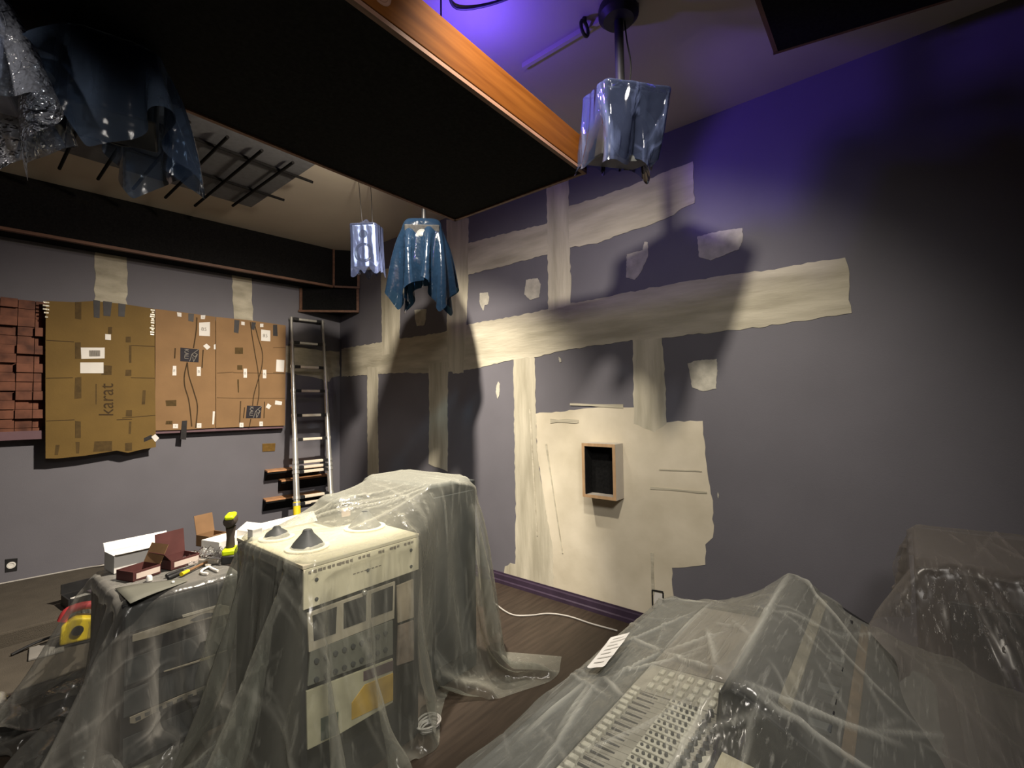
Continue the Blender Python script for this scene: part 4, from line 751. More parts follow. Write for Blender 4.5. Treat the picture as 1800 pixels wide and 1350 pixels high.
def strip_at(x):
    mb = MB(); mb.prism([V(x, .662, zt_(.662)), V(x, .375, zt_(.375)), V(x, .375, zt_(.375) + .004), V(x, .662, zt_(.662) + .004)], (pitch - .0015, 0, 0))
    c_ = mb.build('channel_strip', M_cons, t, smooth=False)
    mb = MB(); mb.box((x + pitch / 2, .593, zt_(.593) + .0045), (.006, .105, .003)); mb.build('fader_slot', M_dark, c_, smooth=False)
    f = .633 + rr.uniform(-.004, .004)
    mb = MB(); mb.box((x + pitch / 2, f, zt_(f) + .012), (.016, .024, .017)); mb.build('fader_cap', M_cons_l, c_, smooth=False, bevel=.003)
    mb = MB(); mb.box((x + pitch / 2, .49, zt_(.49) + .006), (.021, .085, .006)); mb.build('button_pad', M_cons_l, c_, smooth=False, bevel=.001)
    mb = MB()
    for j in range(5): mb.lathe([(.0045, 0), (.004, .006), (0, .007)], (x + pitch / 2, .46 + j * .0155, zt_(.46 + j * .0155) + .009), 8)
    mb.build('button_column', M_dark2, c_)
    mb = MB()
    for j in range(2): mb.lathe([(.008, 0), (.007, .014), (0, .015)], (x + pitch / 2, .392 + j * .028, zt_(.4) + .004), 10)
    mb.build('knob_pair', M_dark2, c_)
for i in range(n_ch):
    strip_at(.545 + i * pitch)
# master section
mx = .545 + n_ch * pitch + .003
mb = MB(); mb.prism([V(mx, .662, zt_(.662)), V(mx, .375, zt_(.375)), V(mx, .375, zt_(.375) + .005), V(mx, .662, zt_(.662) + .005)], (.16, 0, 0)); ms_ = mb.build('master_section', M_cons, t, smooth=False)
for i in range(3):
    for j in range(8):
        mb = MB(); y = .40 + j * .03; mb.box((mx + .03 + i * .045, y, zt_(y) + .009), (.026, .016, .008)); mb.build('button', M_cons_l, ms_, smooth=False, bevel=.002)
mb = MB(); mb.prism([V(mx + .166, .662, zt_(.662)), V(mx + .166, .375, zt_(.375)), V(mx + .166, .375, zt_(.375) + .004), V(mx + .166, .662, zt_(.662) + .004)], (CX1 - mx - .17, 0, 0)); mb.build('blank_panel', mat('taupe_panel', (.20, .18, .155), .5), t, smooth=False)
# bridge with its sloping back
xs([(.365, .80), (.345, .965), (.325, .985), (.295, .978), (-.10, .772), (-.10, .75)], 1.17, 2.04).build('meter_bridge', M_dark, t, smooth=False, bevel=.006)
xs([(.3655, .815), (.3725, .815), (.3545, .955), (.3475, .955)], 1.19, 2.02).build('meter_face', M_dark, t, smooth=False)
sl = lambda y: .978 - (.295 - y) * .5215
for y, w, m_ in ((.215, .024, mat('grey_strip', (.17, .15, .11), .5, var=.3, scale=20)), (.10, .022, mat('rust_strip', (.10, .065, .035), .5, var=.3, scale=18)), (.02, .05, M_dark)):
    xs([(y + w, sl(y + w) - .001), (y, sl(y) - .001), (y, sl(y) + .007), (y + w, sl(y + w) + .007)], 1.24, 1.98).build('patch_strip', m_, t, smooth=False)
for k in range(12):
    mb = MB(); x = 1.27 + k * .058; mb.box((x, .165, sl(.165) + .004), (.03, .05, .012)); mb.build('patch_block', M_dark if k % 3 else M_dark2, t, smooth=False, bevel=.002)
xs([(.372, .812), (.40, .80), (.372, .80)], .5, 1.17).build('trim_rail', M_cons_l, t, smooth=False)
xs([(.36, .80), (.345, .835), (.27, .83), (.26, .80)], .48, 1.168).build('meter_shelf', mat('cream_shelf', (.42, .38, .27), .5), t, smooth=False)
# side desk and cabinet at the right end
t = thing('side_desk', V(1.5, -.45, 0), 'dark desk along the camera side of the console, under plastic', 'desk')
mb = MB(); mb.box((1.5, -.46, .70), (1.25, .62, .04)); mb.build('desk_top', M_dark, t, smooth=False, bevel=.004)
for x in (.92, 2.08): mb = MB(); mb.box((x, -.46, .34), (.04, .58, .68)); mb.build('side_panel', M_dark, t, smooth=False)
t = thing('covered_cabinet', V(2.45, -.5, 0), 'dark boxy cabinet at far right under a dull plastic sheet', 'cabinet')
mb = MB(); mb.box((2.475, -.56, .54), (.62, 1.06, 1.06)); mb.build('body', mat('brown_grey_laminate', (.075, .066, .062), .6, var=.15), t, smooth=False, bevel=.01)
mb = MB(); mb.box((2.16, -.56, .62), (.012, .9, .7)); mb.build('front_panel', M_dark2, t, smooth=False, bevel=.004)
mb = MB(); mb.lathe([(.02, 0), (.02, .012), (0, .014)], (2.154, -.56, .8), 14, (-1, 0, 0)); mb.build('knob', M_dark, t)

# ---------------------------------------------------------------- the sheets over them
bx = lambda x0, x1, y0, y1, z1: ((x0 + x1) / 2, (y0 + y1) / 2, -.2, z1, (x1 - x0) / 2, (y1 - y0) / 2, 0.)
B_rack = bx(RX0 - .004, RX1 + .004, RY0 - .012, RY1, RZ + .004); B_tall = bx(1.79, 2.17, 2.09, 2.775, 1.176)
B_low = (gc[0], gc[1], -.2, gz + .004, gw / 2 + .006, gd / 2 + .006, gang)
cones = [bx(1.04, 1.11, 2.085, 2.155, 1.075), bx(1.41, 1.47, 2.19, 2.25, 1.08), bx(1.355, 1.525, 2.36, 2.56, 1.135)]
S2 = drape((1.36, 1.99, 1.26), (1, .03, 0), (-.03, 1, 0), 87, 58, .036, [B_rack, B_tall] + cones, steps=320, its=14, seed=4)
S2 = refine(S2, 3)
LN = [(1.80, 2.1, .96, 2.56, .012), (1.80, 2.1, 1.08, 2.13, .010), (1.80, 2.3, 1.0, 2.5, .010), (1.88, 2.12, 1.1, 2.5, .008), (1.80, 2.12, 1.44, 2.22, .008), (1.79, 2.1, 2.17, 2.1, .005), (2.17, 2.1, 2.17, 2.77, .005), (.95, 1.9, 1.54, 1.9, .005), (.95, 1.9, .95, 2.57, .005), (1.08, 2.12, .95, 1.9, .007), (1.08, 2.12, 1.2, 1.9, .006)]
S2, G2 = folds(S2, .036 / 3, LN, 170, 41, mask=lambda p: p[1] < 1.88 or (1.6 < p[0] < 2.16 and p[1] < 2.09), dirs=(1.57,), spread=.13, hmax=.007, lmax=.8)
S2, G2b = folds(S2, .036 / 3, [], 170, 42, mask=lambda p: (p[0] < .93 or p[0] > 2.18) and p[1] > 1.95, dirs=(0.,), spread=.13, hmax=.008, lmax=.8)
sheet('drop_sheet', S2, P_rack, 'clear plastic drop sheet tented over the rack and the taller cabinet behind', sub=0, gather=np.maximum(G2, G2b))
plats = [bx(-3.2, 1.12, 3.545, 4.6, .10), bx(-3.2, 1.12, 4.62, 6, .19)]
pins = []
for j in range(0, 60, 5): # the left hem lies spread on the floor and the step
    f = j / 59; q = V(GA[0], GA[1], 0) - GX * (.27 + .10 * math.sin(3 + j) * .5) + GY * (-.42 + 1.25 * f); q[2] = .005 if q[1] < 3.5 else .108
    pins.append((0, j, q))
c1 = gc - GX * .37 + V(0, -.05, .86)
S1 = drape(c1, GX, GY, 56, 60, .034, [B_low] + plats, steps=300, its=14, seed=9, pins=pins)
S1, G1 = folds(refine(S1, 3), .034 / 3, [], 120, 43, mask=lambda p: p[2] < .7 and p[0] < .6, dirs=(0.,), spread=.15, hmax=.008, lmax=.7)
sheet('drop_sheet', S1, P_left, 'dusty plastic drop sheet over the low rack at left, tools lying on top', sub=0, gather=G1)
B_con = [bx(CX0 - .02, CX1 + .02, .40, .835, .775), bx(CX0, CX1 + .02, -.13, .66, .80), bx(1.165, 2.045, .265, .37, .985), bx(1.165, 2.045, .2, .3, .935), bx(1.165, 2.045, .06, .2, .86), bx(.48, 1.168, .27, .345, .835), bx(.88, 2.12, -.77, -.14, .725)]
S3 = drape((1.36, .30, 1.06), (1, -.04, 0), (.04, 1, 0), 92, 78, .032, B_con, steps=300, its=14, m=.016, seed=13)
LN = [(1.29, .70, 1.46, .60, .010), (1.46, .60, 1.95, .60, .010), (1.33, .70, 1.39, .47, .009), (1.30, .72, 1.18, .60, .009), (1.30, .76, .95, .78, .010), (1.27, .75, 1.0, .70, .010), (1.28, .73, .85, .66, .009), (1.20, .36, 1.46, .60, .010), (1.20, .36, 1.62, .52, .009), (1.20, .35, 1.35, .48, .009), (1.46, .60, 1.60, .78, .009), (1.46, .60, 1.52, .42, .009), (1.17, .33, 2.04, .33, .010), (1.17, .31, 1.40, .02, .012), (1.17, .31, 1.25, .0, .010), (1.17, .36, .80, .42, .012), (1.17, .37, .95, .62, .008), (2.04, .33, 1.75, .10, .009), (2.04, .33, 2.2, .05, .010), (1.50, .80, 1.85, .62, .008), (1.95, .60, 2.05, .78, .009)]
S3, G3 = folds(refine(S3, 4), .032 / 4, LN, 330, 31, dirs=(.35, .9, 2.4), spread=.35, hmax=.0055, lmax=.34)
sheet('drop_sheet', S3, P_cons, 'crinkled clear plastic drop sheet over the mixing console', sub=0, gather=G3)
B_cab = bx(2.155, 2.79, -1.095, -.025, 1.078)
ca, sa = math.cos(.16), math.sin(.16)
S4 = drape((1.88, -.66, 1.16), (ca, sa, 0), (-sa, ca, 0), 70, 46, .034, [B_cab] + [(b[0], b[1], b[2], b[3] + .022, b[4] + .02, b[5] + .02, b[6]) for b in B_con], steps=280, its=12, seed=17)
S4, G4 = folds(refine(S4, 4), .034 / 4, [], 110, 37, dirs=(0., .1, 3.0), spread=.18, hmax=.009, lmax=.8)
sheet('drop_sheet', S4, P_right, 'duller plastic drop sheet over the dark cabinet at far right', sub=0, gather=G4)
# paper taped on the console sheet
pq = [V(*p, 0) for p in [(1.527, .822), (1.57, .76), (1.292, .716), (1.29, .783)]]
G = np.zeros((9, 5, 3))
for i in range(9):
    for j in range(5):
        u, v = i / 8, j / 4
        p = (pq[0] * (1 - v) + pq[1] * v) * (1 - u) + (pq[3] * (1 - v) + pq[2] * v) * u
        G[i, j] = (p[0], p[1], zs_of(S3, p[0], p[1], .045) + .012 + .008 * u * (1 - u) * 4 * v)
mb = MB(); mb.grid(G)
o = tag(mb.build('paper_note', M_white, None, angle=180, sub=1, thick=.0006), 'curled white paper lying on the plastic over the console armrest', 'paper')
mb = MB()
for i in range(7):
    a = G[1 + i, 0] * .75 + G[1 + i, 4] * .25 if i < 8 else 0; 
    p, q = G[1 + i, 1], G[1 + i, 3 + (i % 2)]
    n_ = V(0, 0, .003); w_ = V(.006, 0, 0); mb.quad(p + n_, q + n_, q + n_ + w_, p + n_ + w_)
mb.build('printed_rows', mat('pale_print', (.5, .48, .45), .8), o, smooth=False)

# ---------------------------------------------------------------- hanging speakers in plastic
def rot(axz, tilt, dirn):
    """columns: right, forward, up of a cabinet facing dirn (deg), tipped down by tilt"""
    a = math.radians(dirn); f = V(math.cos(a) * math.cos(tilt), math.sin(a) * math.cos(tilt), -math.sin(tilt)); r = V(math.sin(a), -math.cos(a), 0); u = np.cross(r, f); return r, f, u
def speaker(name, c, size, dirn, tilt, label, par_pole=None, m=M_dark):
    c = V(*c); r, f, u = rot(None, tilt, dirn)
    t = thing(name, c - V(0, 0, size[2] / 2), label, 'speaker', 'hanging surround speakers')
    mb = MB(); mb.box(c, size, ax=(r, f, u)); mb.build('cabinet', m, t, smooth=False, bevel=.008)
    mb = MB(); fc = c + f * size[1] / 2
    mb.lathe([(size[0] * .40, 0), (size[0] * .40, .008), (size[0] * .33, .004), (size[0] * .12, -.03), (size[0] * .10, -.02), (0, -.012)], fc - u * size[2] * .16 + f * .002, 28, f); mb.build('woofer', M_dark2, t)
    mb = MB(); mb.lathe([(size[0] * .17, 0), (size[0] * .17, .006), (size[0] * .08, .004), (0, .012)], fc + u * size[2] * .28 + f * .002, 20, f); mb.build('tweeter', M_dark2, t)
    return t, (r, f, u)
def wrap(name, c, size, ax, m, label, seed, over=.018, flare=.05, top=None, nu=96, nv=30, crum=.016):
    """a bag pulled over a cabinet from the top, gathered at the pole, hem hanging below"""
    c = V(*c); r, f, u = ax; R = np.random.default_rng(seed); P = np.zeros((nu + 1, nv, 3))
    fx = R.uniform(0, 6.28, 8); hem = None
    for i in range(nu + 1):
        a = 2 * math.pi * (i % nu) / nu; ca_, sa_ = math.cos(a), math.sin(a)
        k = 1 / max(abs(ca_) / (size[0] / 2 + over), abs(sa_) / (size[1] / 2 + over))
        rho = min(k, math.hypot(size[0], size[1]) / 2 * .97 + over)
        fold = sum(math.sin(n_ * a + fx[n_]) for n_ in (3, 5, 7)) / 3
        for j in range(nv):
            v = j / (nv - 1)
            if v < .28: # cap
                w_ = v / .28; q = rho * (.06 + .94 * min(1, w_ * 1.02)); h_ = size[2] / 2 + over + (.05 * (1 - w_) ** 2)
            else:
                w_ = (v - .28) / .72; q = rho * (1 + flare * fold * w_ * w_ * 2.2 - .10 * w_ * (1 - w_)); h_ = size[2] / 2 + over - w_ * (size[2] + .035 + .035 * fold + .02 * math.sin(9 * a + fx[1]))
            q += crum * (v > .1) * (.8 * math.sin(6 * a + fx[2] + 2.2 * v) + .6 * math.sin(13 * a + fx[3] - 1.7 * v)) * (.25 + .75 * abs(v - .28))
            P[i, j] = c + r * q * ca_ + f * q * sa_ + u * h_
    P[nu] = P[0]
    mb = MB(); mb.grid(P); o = mb.build(name, m, None, angle=180, sub=1)
    return tag(o, label, 'plastic bag', 'plastic bags over the hanging speakers')
# near the pine edge, on a black ceiling pole
pc = V(2.085, .998, 0)
sp, ax = speaker('hanging_speaker', (2.085, .995, 2.985), (.29, .26, .29), 232, .30, 'speaker on a black ceiling pole by the pine edge, wrapped in shiny plastic')
mb = MB(); mb.cyl(pc + V(0, 0, 3.10), pc + V(0, 0, ZC - .02), .022, n=16); mb.build('ceiling_pole', M_dark, sp, label='black ceiling pole')
mb = MB(); mb.lathe([(0, -.075), (.075, -.07), (.098, -.045), (.10, -.015), (.095, 0)], pc + V(0, 0, ZC), 28); mb.build('ceiling_plate', M_dark, sp)
mb = MB(); mb.tube([pc + V(.02, -.02, 3.12), pc + V(.03, -.045, 3.3), pc + V(.022, -.03, 3.45), pc + V(.02, -.02, 3.58)], .004, 6); mb.build('lead', M_dark, sp)
wrap('plastic_bag', (2.085, .995, 2.985), (.30, .27, .30), ax, P_wrap, 'shiny pale blue plastic over the speaker on the black pole', 3, flare=.16)
p = onceil = V(1.985, 1.075, ZC)
t = thing('ceiling_hook', V(2.03, 1.16, ZC - .06), 'small black ring hanging from the ceiling beside the pole plate', 'hook')
mb = MB(); mb.tube([V(2.03 + .035 * math.cos(a), 1.16, ZC - .055 + .035 * math.sin(a)) for a in np.linspace(0, 6.28, 14)], .009, 8); mb.build('ring', M_dark, t)
mb = MB(); mb.cyl((2.03, 1.16, ZC - .02), (2.03, 1.16, ZC), .012, n=10); mb.build('stem', M_dark, t)
# small one over the far floor
sp, ax = speaker('hanging_speaker', (2.235, 3.40, 2.985), (.19, .17, .34), 215, .12, 'small pale wrapped speaker on two wires, in front of the beige ceiling', m=mat('pale_cabinet', (.45, .45, .55), .4))
for dx in (-.05, .05): mb = MB(); mb.cyl((2.235 + dx, 3.40, 3.15), (2.234 + dx * 1.2, 3.45, ZC - .01), .003, n=6); mb.build('hanging_wire', M_dark, sp)
wrap('plastic_bag', (2.235, 3.40, 2.975), (.20, .18, .36), ax, P_wrap, 'crumpled pale blue plastic over the small speaker by the beige ceiling', 8, over=.012, flare=.06, crum=.008)
# dark one in a blue bag at the far corner of the cloud
bc = V(2.45, 2.93, 2.93)
sp, ax = speaker('hanging_speaker', bc, (.27, .25, .36), 225, .35, 'dark speaker in a loose blue bag under the far corner of the cloud', m=M_black)
mb = MB(); mb.cyl(bc + V(0, 0, .12), (bc[0], bc[1], ZC - .01), .018, n=12); mb.build('ceiling_pole', M_dark, sp)
SB = drape(bc + V(.0, -.02, .26), (.72, .69, 0), (-.69, .72, 0), 46, 46, .026, [(bc[0], bc[1], bc[2] - .19, bc[2] + .19, .145, .14, .75)], steps=170, its=10, floor=None, seed=5)
tag(sheet('plastic_bag', SB, P_blue, ''), 'loose blue plastic hanging with pointed corners under the far corner of the cloud', 'plastic bag', 'plastic bags over the hanging speakers')
# two at the left edge
for nm, cc, an, m_, P_, lab1, lab2, sd, sz in (
    ('a', V(.0, 2.03, 2.70), .5, mat('pale_cabinet', (.45, .45, .55), .4), P_white, 'speaker at the left edge of the photo, wrapped in crumpled whitish plastic', 'crumpled whitish blue plastic at the left edge, hanging in pointed corners', 21, .80),
    ('b', V(.345, 2.0, 2.72), .35, M_dark, P_flap, 'dark speaker under the cloud, second from the left edge, blue plastic corners below', 'blue plastic with two lit corners, over the dark speaker second from the left edge', 22, .76)):
    sp, ax = speaker('hanging_speaker', cc, (.22, .19, .26), 75, .1, lab1, m=m_)
    mb = MB(); mb.cyl(cc + V(0, 0, .14), (cc[0], cc[1], 2.9), .016, n=12); mb.build('drop_pole', M_dark, sp)
    n_ = int(sz / .026)
    S_ = drape(cc + V(.05, .0, .2), (math.cos(an), math.sin(an), 0), (-math.sin(an), math.cos(an), 0), n_, n_, .026, [(cc[0], cc[1], cc[2] - .14, cc[2] + .135, .115, .10, math.radians(-15))], steps=170, its=10, floor=None, seed=sd)
    tag(sheet('plastic_bag', S_, P_, ''), lab2, 'plastic bag', 'plastic bags over the hanging speakers')
# cable over the pine edge
mb = MB(); mb.tube([V(1.25, 1.35, 3.45), V(1.42, 1.52, 3.58), V(1.55, 1.60, 3.60), V(1.66, 1.45, ZC - .006), V(1.72, 1.2, ZC - .006), V(1.75, .9, ZC - .006)], .007, 8)
tag(mb.build('ceiling_cable', M_dark, None), 'thin black cable on the blue lit ceiling above the pine edge', 'cable')
# ---------------------------------------------------------------- things lying on the low rack
ZT = gz + .019
I = D['it']
def top(p, dz=0.): return V(p[0], p[1], ZT + dz)
def open_box(nm, c, w, d, h, a, m_out, m_in, label, cat='box', group=None, lid=None, lab=None, wt=.004):
    c = V(*c); X = V(math.cos(a), math.sin(a), 0); Y = V(-X[1], X[0], 0); Z = V(0, 0, 1)
    t = thing(nm, c, label, cat, group)
    mb = MB()
    mb.box(c + Z * wt / 2, (w, d, wt), a)
    for s in (-1, 1):
        mb.box(c + X * s * (w / 2 - wt / 2) + Z * h / 2, (wt, d, h), a); mb.box(c + Y * s * (d / 2 - wt / 2) + Z * h / 2, (w - 2 * wt, wt, h), a)
    mb.build('tray', m_out, t, smooth=False)
    if lid:
        for (side, ln, el, m_) in lid: # side: unit (X or Y sign), length, elevation
            ax_, s, half, span = (X, 1, w / 2, d) if side == '+x' else (X, -1, w / 2, d) if side == '-x' else (Y, 1, d / 2, w) if side == '+y' else (Y, -1, d / 2, w)
            o = ax_ * s; e = o * math.cos(el) + Z * math.sin(el); sd = np.cross(Z, o)
            p = c + o * (half - wt / 2) + Z * h
            mb = MB(); mb.box(p + e * ln / 2, (ln, span, .003), ax=(e, sd, np.cross(e, sd))); mb.build('flap', m_, t, smooth=False)
    if lab:
        mb = MB(); mb.box(c - Y * (d / 2 + .0008) + Z * h * .5 + X * w * .04, (w * .86, .0012, h * .55), a); mb.build('front_label', mat('pale_label', (.55, .46, .40), .7), t, smooth=False)
    return t
open_box('white_carton', top((.735, 3.36)), .30, .15, .095, .10, M_white, M_white, 'long white open carton, back left on the low rack', lid=[('-y', .035, .35, M_white), ('+y', .05, 1.0, M_white)])
open_box('small_carton', top((.668, 3.12)), .135, .13, .05, .35, M_maroon, M_brown, 'small maroon open box with a raised brown flap, in front of the white carton', lid=[('+x', .10, 1.15, M_brown)], lab=True)
open_box('small_carton', top((.855, 3.17)), .155, .13, .05, .30, M_maroon, M_maroon, 'small maroon box with a tall dark lid standing up, beside the white carton', lid=[('+y', .13, 1.45, M_maroon), ('-x', .06, .9, M_maroon)], lab=True)
open_box('brown_carton', top((1.115, 3.46)), .12, .12, .07, .3, M_brown, M_brown, 'brown carton with an upright flap behind the drill', lid=[('+y', .12, 1.35, M_brown)])
open_box('white_tray', top((1.16, 3.30)), .24, .16, .07, .3, M_white, M_white, 'white open carton right behind the drill', lid=[('+x', .08, .5, M_white)])
def driver(p, q, label, m):
    p = V(*p); q = V(*q); d = (q - p) / np.linalg.norm(q - p)
    t = thing('screwdriver', (p + q) / 2, label, 'screwdriver')
    mb = MB(); mb.lathe([(0, 0), (.008, .002), (.011, .02), (.009, .05), (.011, .08), (.007, .1), (0, .101)], p, 14, d); mb.build('handle', m, t)
    mb = MB(); mb.cyl(p + d * .1, q, .0032, n=8); mb.build('blade', M_dark, t)
driver(top((.75, 2.975), .011), top((.90, 3.055), .008), 'black screwdriver lying behind the other one, near the grey sheet', M_dark)
driver(top((.745, 2.925), .011), top((.885, 3.01), .008), 'black screwdriver lying in front, along the grey sheet', M_dark)
# hammer-like tool: pale handle with yellow tip and pliers
M_steel = mat('worn_steel', (.45, .42, .36), .4, metal=.5, var=.2, scale=20)
t = thing('hammer', top((.88, 2.97)), 'small hammer with a yellow handle end, lying in front of the clear bag', 'hammer')
p, q = top((.805, 2.925), .014), top((.965, 3.045), .014); d = (q - p) / np.linalg.norm(q - p); s_ = V(-d[1], d[0], 0)
mb = MB(); mb.cyl(p + d * .045, q, .008, .007, n=12); mb.build('handle', M_brown, t)
mb = MB(); mb.cyl(p, p + d * .05, .011, .009, n=12); mb.build('grip', M_yel, t)
mb = MB(); mb.box(q, (.022, .10, .022), math.atan2(d[1], d[0])); mb.cyl(q - s_ * .05, q - s_ * .068, .014, n=14); mb.build('head', M_steel, t, bevel=.003)
t = thing('pliers', top((.93, 2.93)), 'pale pliers lying open beside the hammer', 'pliers')
o = top((.945, 2.965), .008)
for sg in (-1, 1):
    mb = MB(); mb.tube([o, o + V(-.02 + sg * .018, -.03, 0), o + V(-.03 + sg * .03, -.075, 0), o + V(-.02 + sg * .024, -.12, 0)], .0062, 8); mb.build('handle', M_white, t)
    mb = MB(); mb.prism([o + V(sg * .002, 0, -.005), o + V(sg * .014, .012, -.005), o + V(sg * .004, .05, -.005), o + V(sg * .0, .05, -.005)], (0, 0, .01)); mb.build('jaw', M_steel, t, smooth=False)
mb = MB(); mb.cyl(o + V(0, 0, -.007), o + V(0, 0, .009), .009, n=12); mb.build('pivot', M_steel, t)
# grey sheet over the front edge
g_ = I['sheet']; a, b, c_, d_ = [top(p, .006) for p in g_]
mb = MB(); G = np.zeros((8, 5, 3))
for i in range(8):
    for j in range(5):
        u, v = i / 7, j / 4; q = (a * (1 - u) + b * u) * (1 - v) + (d_ * (1 - u) + c_ * u) * v; q[2] += .003 * math.sin(5 * u) ; G[i, j] = q
mb.grid(G); tag(mb.build('grey_sheet', mat('grey_green_sheet', (.115, .115, .095), .8, var=.08), None, angle=180, thick=.002), 'flat grey green sheet lying over the front edge of the low rack', 'sheet')
mb = MB(); mb.lathe([(0, 0), (.014, 0), (.013, .02), (.009, .026), (0, .027)], top(I['cap'][0], .002), 18); tag(mb.build('bottle_top', M_white, None), 'small white plastic bottle top on the grey sheet in front of the maroon box', 'bottle top')
mb = MB(); mb.lathe([(0, 0), (.008, 0), (.006, .006), (0, .007)], top(I['bit'][0], .008), 12); tag(mb.build('wall_anchor', M_white, None), 'tiny white plug on the grey sheet below the screwdrivers', 'plug')
# crumpled clear bag
R = np.random.default_rng(12); c0 = top((1.02, 3.19)); n1, n2_ = 30, 22; G = np.zeros((n1, n2_, 3))
hh = R.normal(0, 1, (n1, n2_))
for _ in range(3): hh = (hh + np.roll(hh, 1, 0) + np.roll(hh, -1, 0) + np.roll(hh, 1, 1) + np.roll(hh, -1, 1)) / 5
hh = np.abs(hh) / np.abs(hh).max()
for i in range(n1):
    for j in range(n2_):
        u, v = i / (n1 - 1) - .5, j / (n2_ - 1) - .5; e = max(0, 1 - (2 * abs(u)) ** 3) * max(0, 1 - (2 * abs(v)) ** 3)
        G[i, j] = c0 + V(u * .28 + v * .02, v * .2, .004 + .085 * hh[i, j] * e)
mb = MB(); mb.grid(G); tag(mb.build('clear_bag', P_clear, None, angle=180, sub=1), 'crumpled clear bag lying between the maroon box and the drill', 'plastic bag')
# drill driver standing on its battery
dc = top((1.06, 2.99)); fa = math.radians(62); F_ = V(math.cos(fa), math.sin(fa), 0); S_ = V(F_[1], -F_[0], 0); U_ = V(0, 0, 1)
t = thing('cordless_drill', dc, 'lime yellow and dark cordless drill standing on its battery', 'drill')
mb = MB(); mb.box(dc + U_ * .024, (.075, .115, .048), ax=(S_, F_, U_)); mb.build('battery', M_dark, t, bevel=.008)
mb = MB(); mb.box(dc + U_ * .062 + F_ * .0, (.072, .105, .034), ax=(S_, F_, U_)); mb.build('battery_mount', M_lime, t, bevel=.01)
mb = MB(); mb.lathe([(.021, 0), (.023, .02), (.020, .06), (.024, .10), (.027, .125)], dc + U_ * .075, 18, U_ + F_ * .06); mb.build('handle', mat('dark_grip', (.05, .038, .03), .6), t)
mb = MB(); mb.box(dc + U_ * .128 + F_ * .035, (.016, .016, .034), ax=(S_, F_, U_)); mb.build('trigger', M_dark, t, bevel=.005)
h0 = dc + U_ * .232 - F_ * .055
mb = MB(); mb.lathe([(0, 0), (.026, .004), (.033, .02), (.034, .085), (.030, .11), (.027, .112)], h0, 22, F_); mb.build('motor_housing', mat('dark_grip', (.05, .038, .03), .6), t)
mb = MB(); mb.box(h0 + F_ * .055 + U_ * .026, (.048, .12, .026), ax=(S_, F_, U_)); mb.build('top_shell', M_lime, t, bevel=.010)
mb = MB(); mb.lathe([(.027, .112), (.027, .128), (.022, .14), (.020, .165), (.008, .175), (0, .175)], h0, 20, F_); mb.build('chuck', M_dark, t)
# white tray with clear film behind the rack, on a low stand
t = thing('document_tray', V(1.75, 3.75, .56), 'white flat tray with crumpled film in it, just below the lowest wedge shelf', 'tray')
a, b = V(1.54, 3.66, .56), V(2.02, 3.74, .56); up_ = V(.03, .22, .16)
mb = MB(); mb.prism([a, b, b + up_ , a + up_], (.0, -.02, .03)); mb.build('tray', M_white, t, smooth=False, bevel=.004)
mb = MB(); n_ = V(0, -.02, .03) * 1.08
mb.grid(np.array([[a + (b - a) * (.08 + .84 * i / 9) + up_ * (.1 + .8 * j / 5) + n_ + V(0, 0, .012 * math.sin(3.1 * i + 1.7 * j)) for j in range(6)] for i in range(10)])); mb.build('film', P_clear, t, angle=180, sub=1)
t2 = thing('tray_stand', V(1.62, 3.80, 0), 'dark stand carrying the white tray behind the rack', 'stand')
mb = MB(); mb.box((1.78, 3.78, .545), (.4, .2, .02)); mb.build('top', M_dark, t2, smooth=False)
for x, y in ((1.58, 3.71), (1.92, 3.71), (1.58, 3.85), (1.92, 3.85)): mb = MB(); mb.cyl((x, y, 0), (x, y, .537), .014, n=10); mb.build('leg', M_dark, t2)

# ---------------------------------------------------------------- on the floor
mb = MB(); mb.tube([V(*p, .008) for p in D['fl']['cable']], .006, 8); tag(mb.build('white_cable', mat('grey_white_cable', (.42, .40, .37), .5), None), 'thin pale cable along the baseboard under the patched wall', 'cable')
mb = MB(); cc = V(1.60, 1.90, 0)
for k in range(5):
    r_ = .042 + .006 * k; ph = k * .9
    mb.tube([cc + V(r_ * math.cos(a + ph), r_ * .8 * math.sin(a + ph), .008 + .009 * k + .004 * math.sin(2 * a)) for a in np.linspace(0, 6.2832, 12)], .005, 8)
tag(mb.build('cable_coil', mat('grey_white_cable', (.42, .40, .37), .5), None), 'small coil of grey cable at the front right foot of the rack', 'cable')
hp = D['fl']['hose']; mb = MB(); mb.tube([V(p[0], p[1] - .02, .125) for p in hp], .024, 12)
tag(mb.build('black_hose', mat('rubber', (.03, .028, .027), .5), None), 'thick black hose across the lower step at left', 'hose')
R = np.random.default_rng(4)
def wad(nm, c, w, d, h, m, label, cat, seed, n=16):
    R = np.random.default_rng(seed); H = R.normal(0, 1, (n, n))
    for _ in range(2): H = (H + np.roll(H, 1, 0) + np.roll(H, -1, 0) + np.roll(H, 1, 1) + np.roll(H, -1, 1)) / 5
    H = np.abs(H) / np.abs(H).max(); G = np.zeros((n, n, 3))
    for i in range(n):
        for j in range(n):
            u, v = i / (n - 1) - .5, j / (n - 1) - .5; e = max(0, 1 - (2 * abs(u)) ** 4) * max(0, 1 - (2 * abs(v)) ** 4)
            G[i, j] = V(*c) + V(u * w * (1 - .3 * abs(v)), v * d * (1 + .3 * u), .003 + h * e * (.35 + .65 * H[i, j]))
    mb = MB(); mb.grid(G); return tag(mb.build(nm, m, None, angle=180, sub=1), label, cat)
wad('plastic_scrap', (.47, 3.66, .10), .24, .12, .03, P_clear, 'scrap of clear film on the lower step in front of the hose', 'plastic scrap', 5)
wad('plastic_wad', (.80, 2.44, 0), .16, .2, .14, P_clear, 'wad of clear plastic on the floor between the two racks', 'plastic scrap', 6)
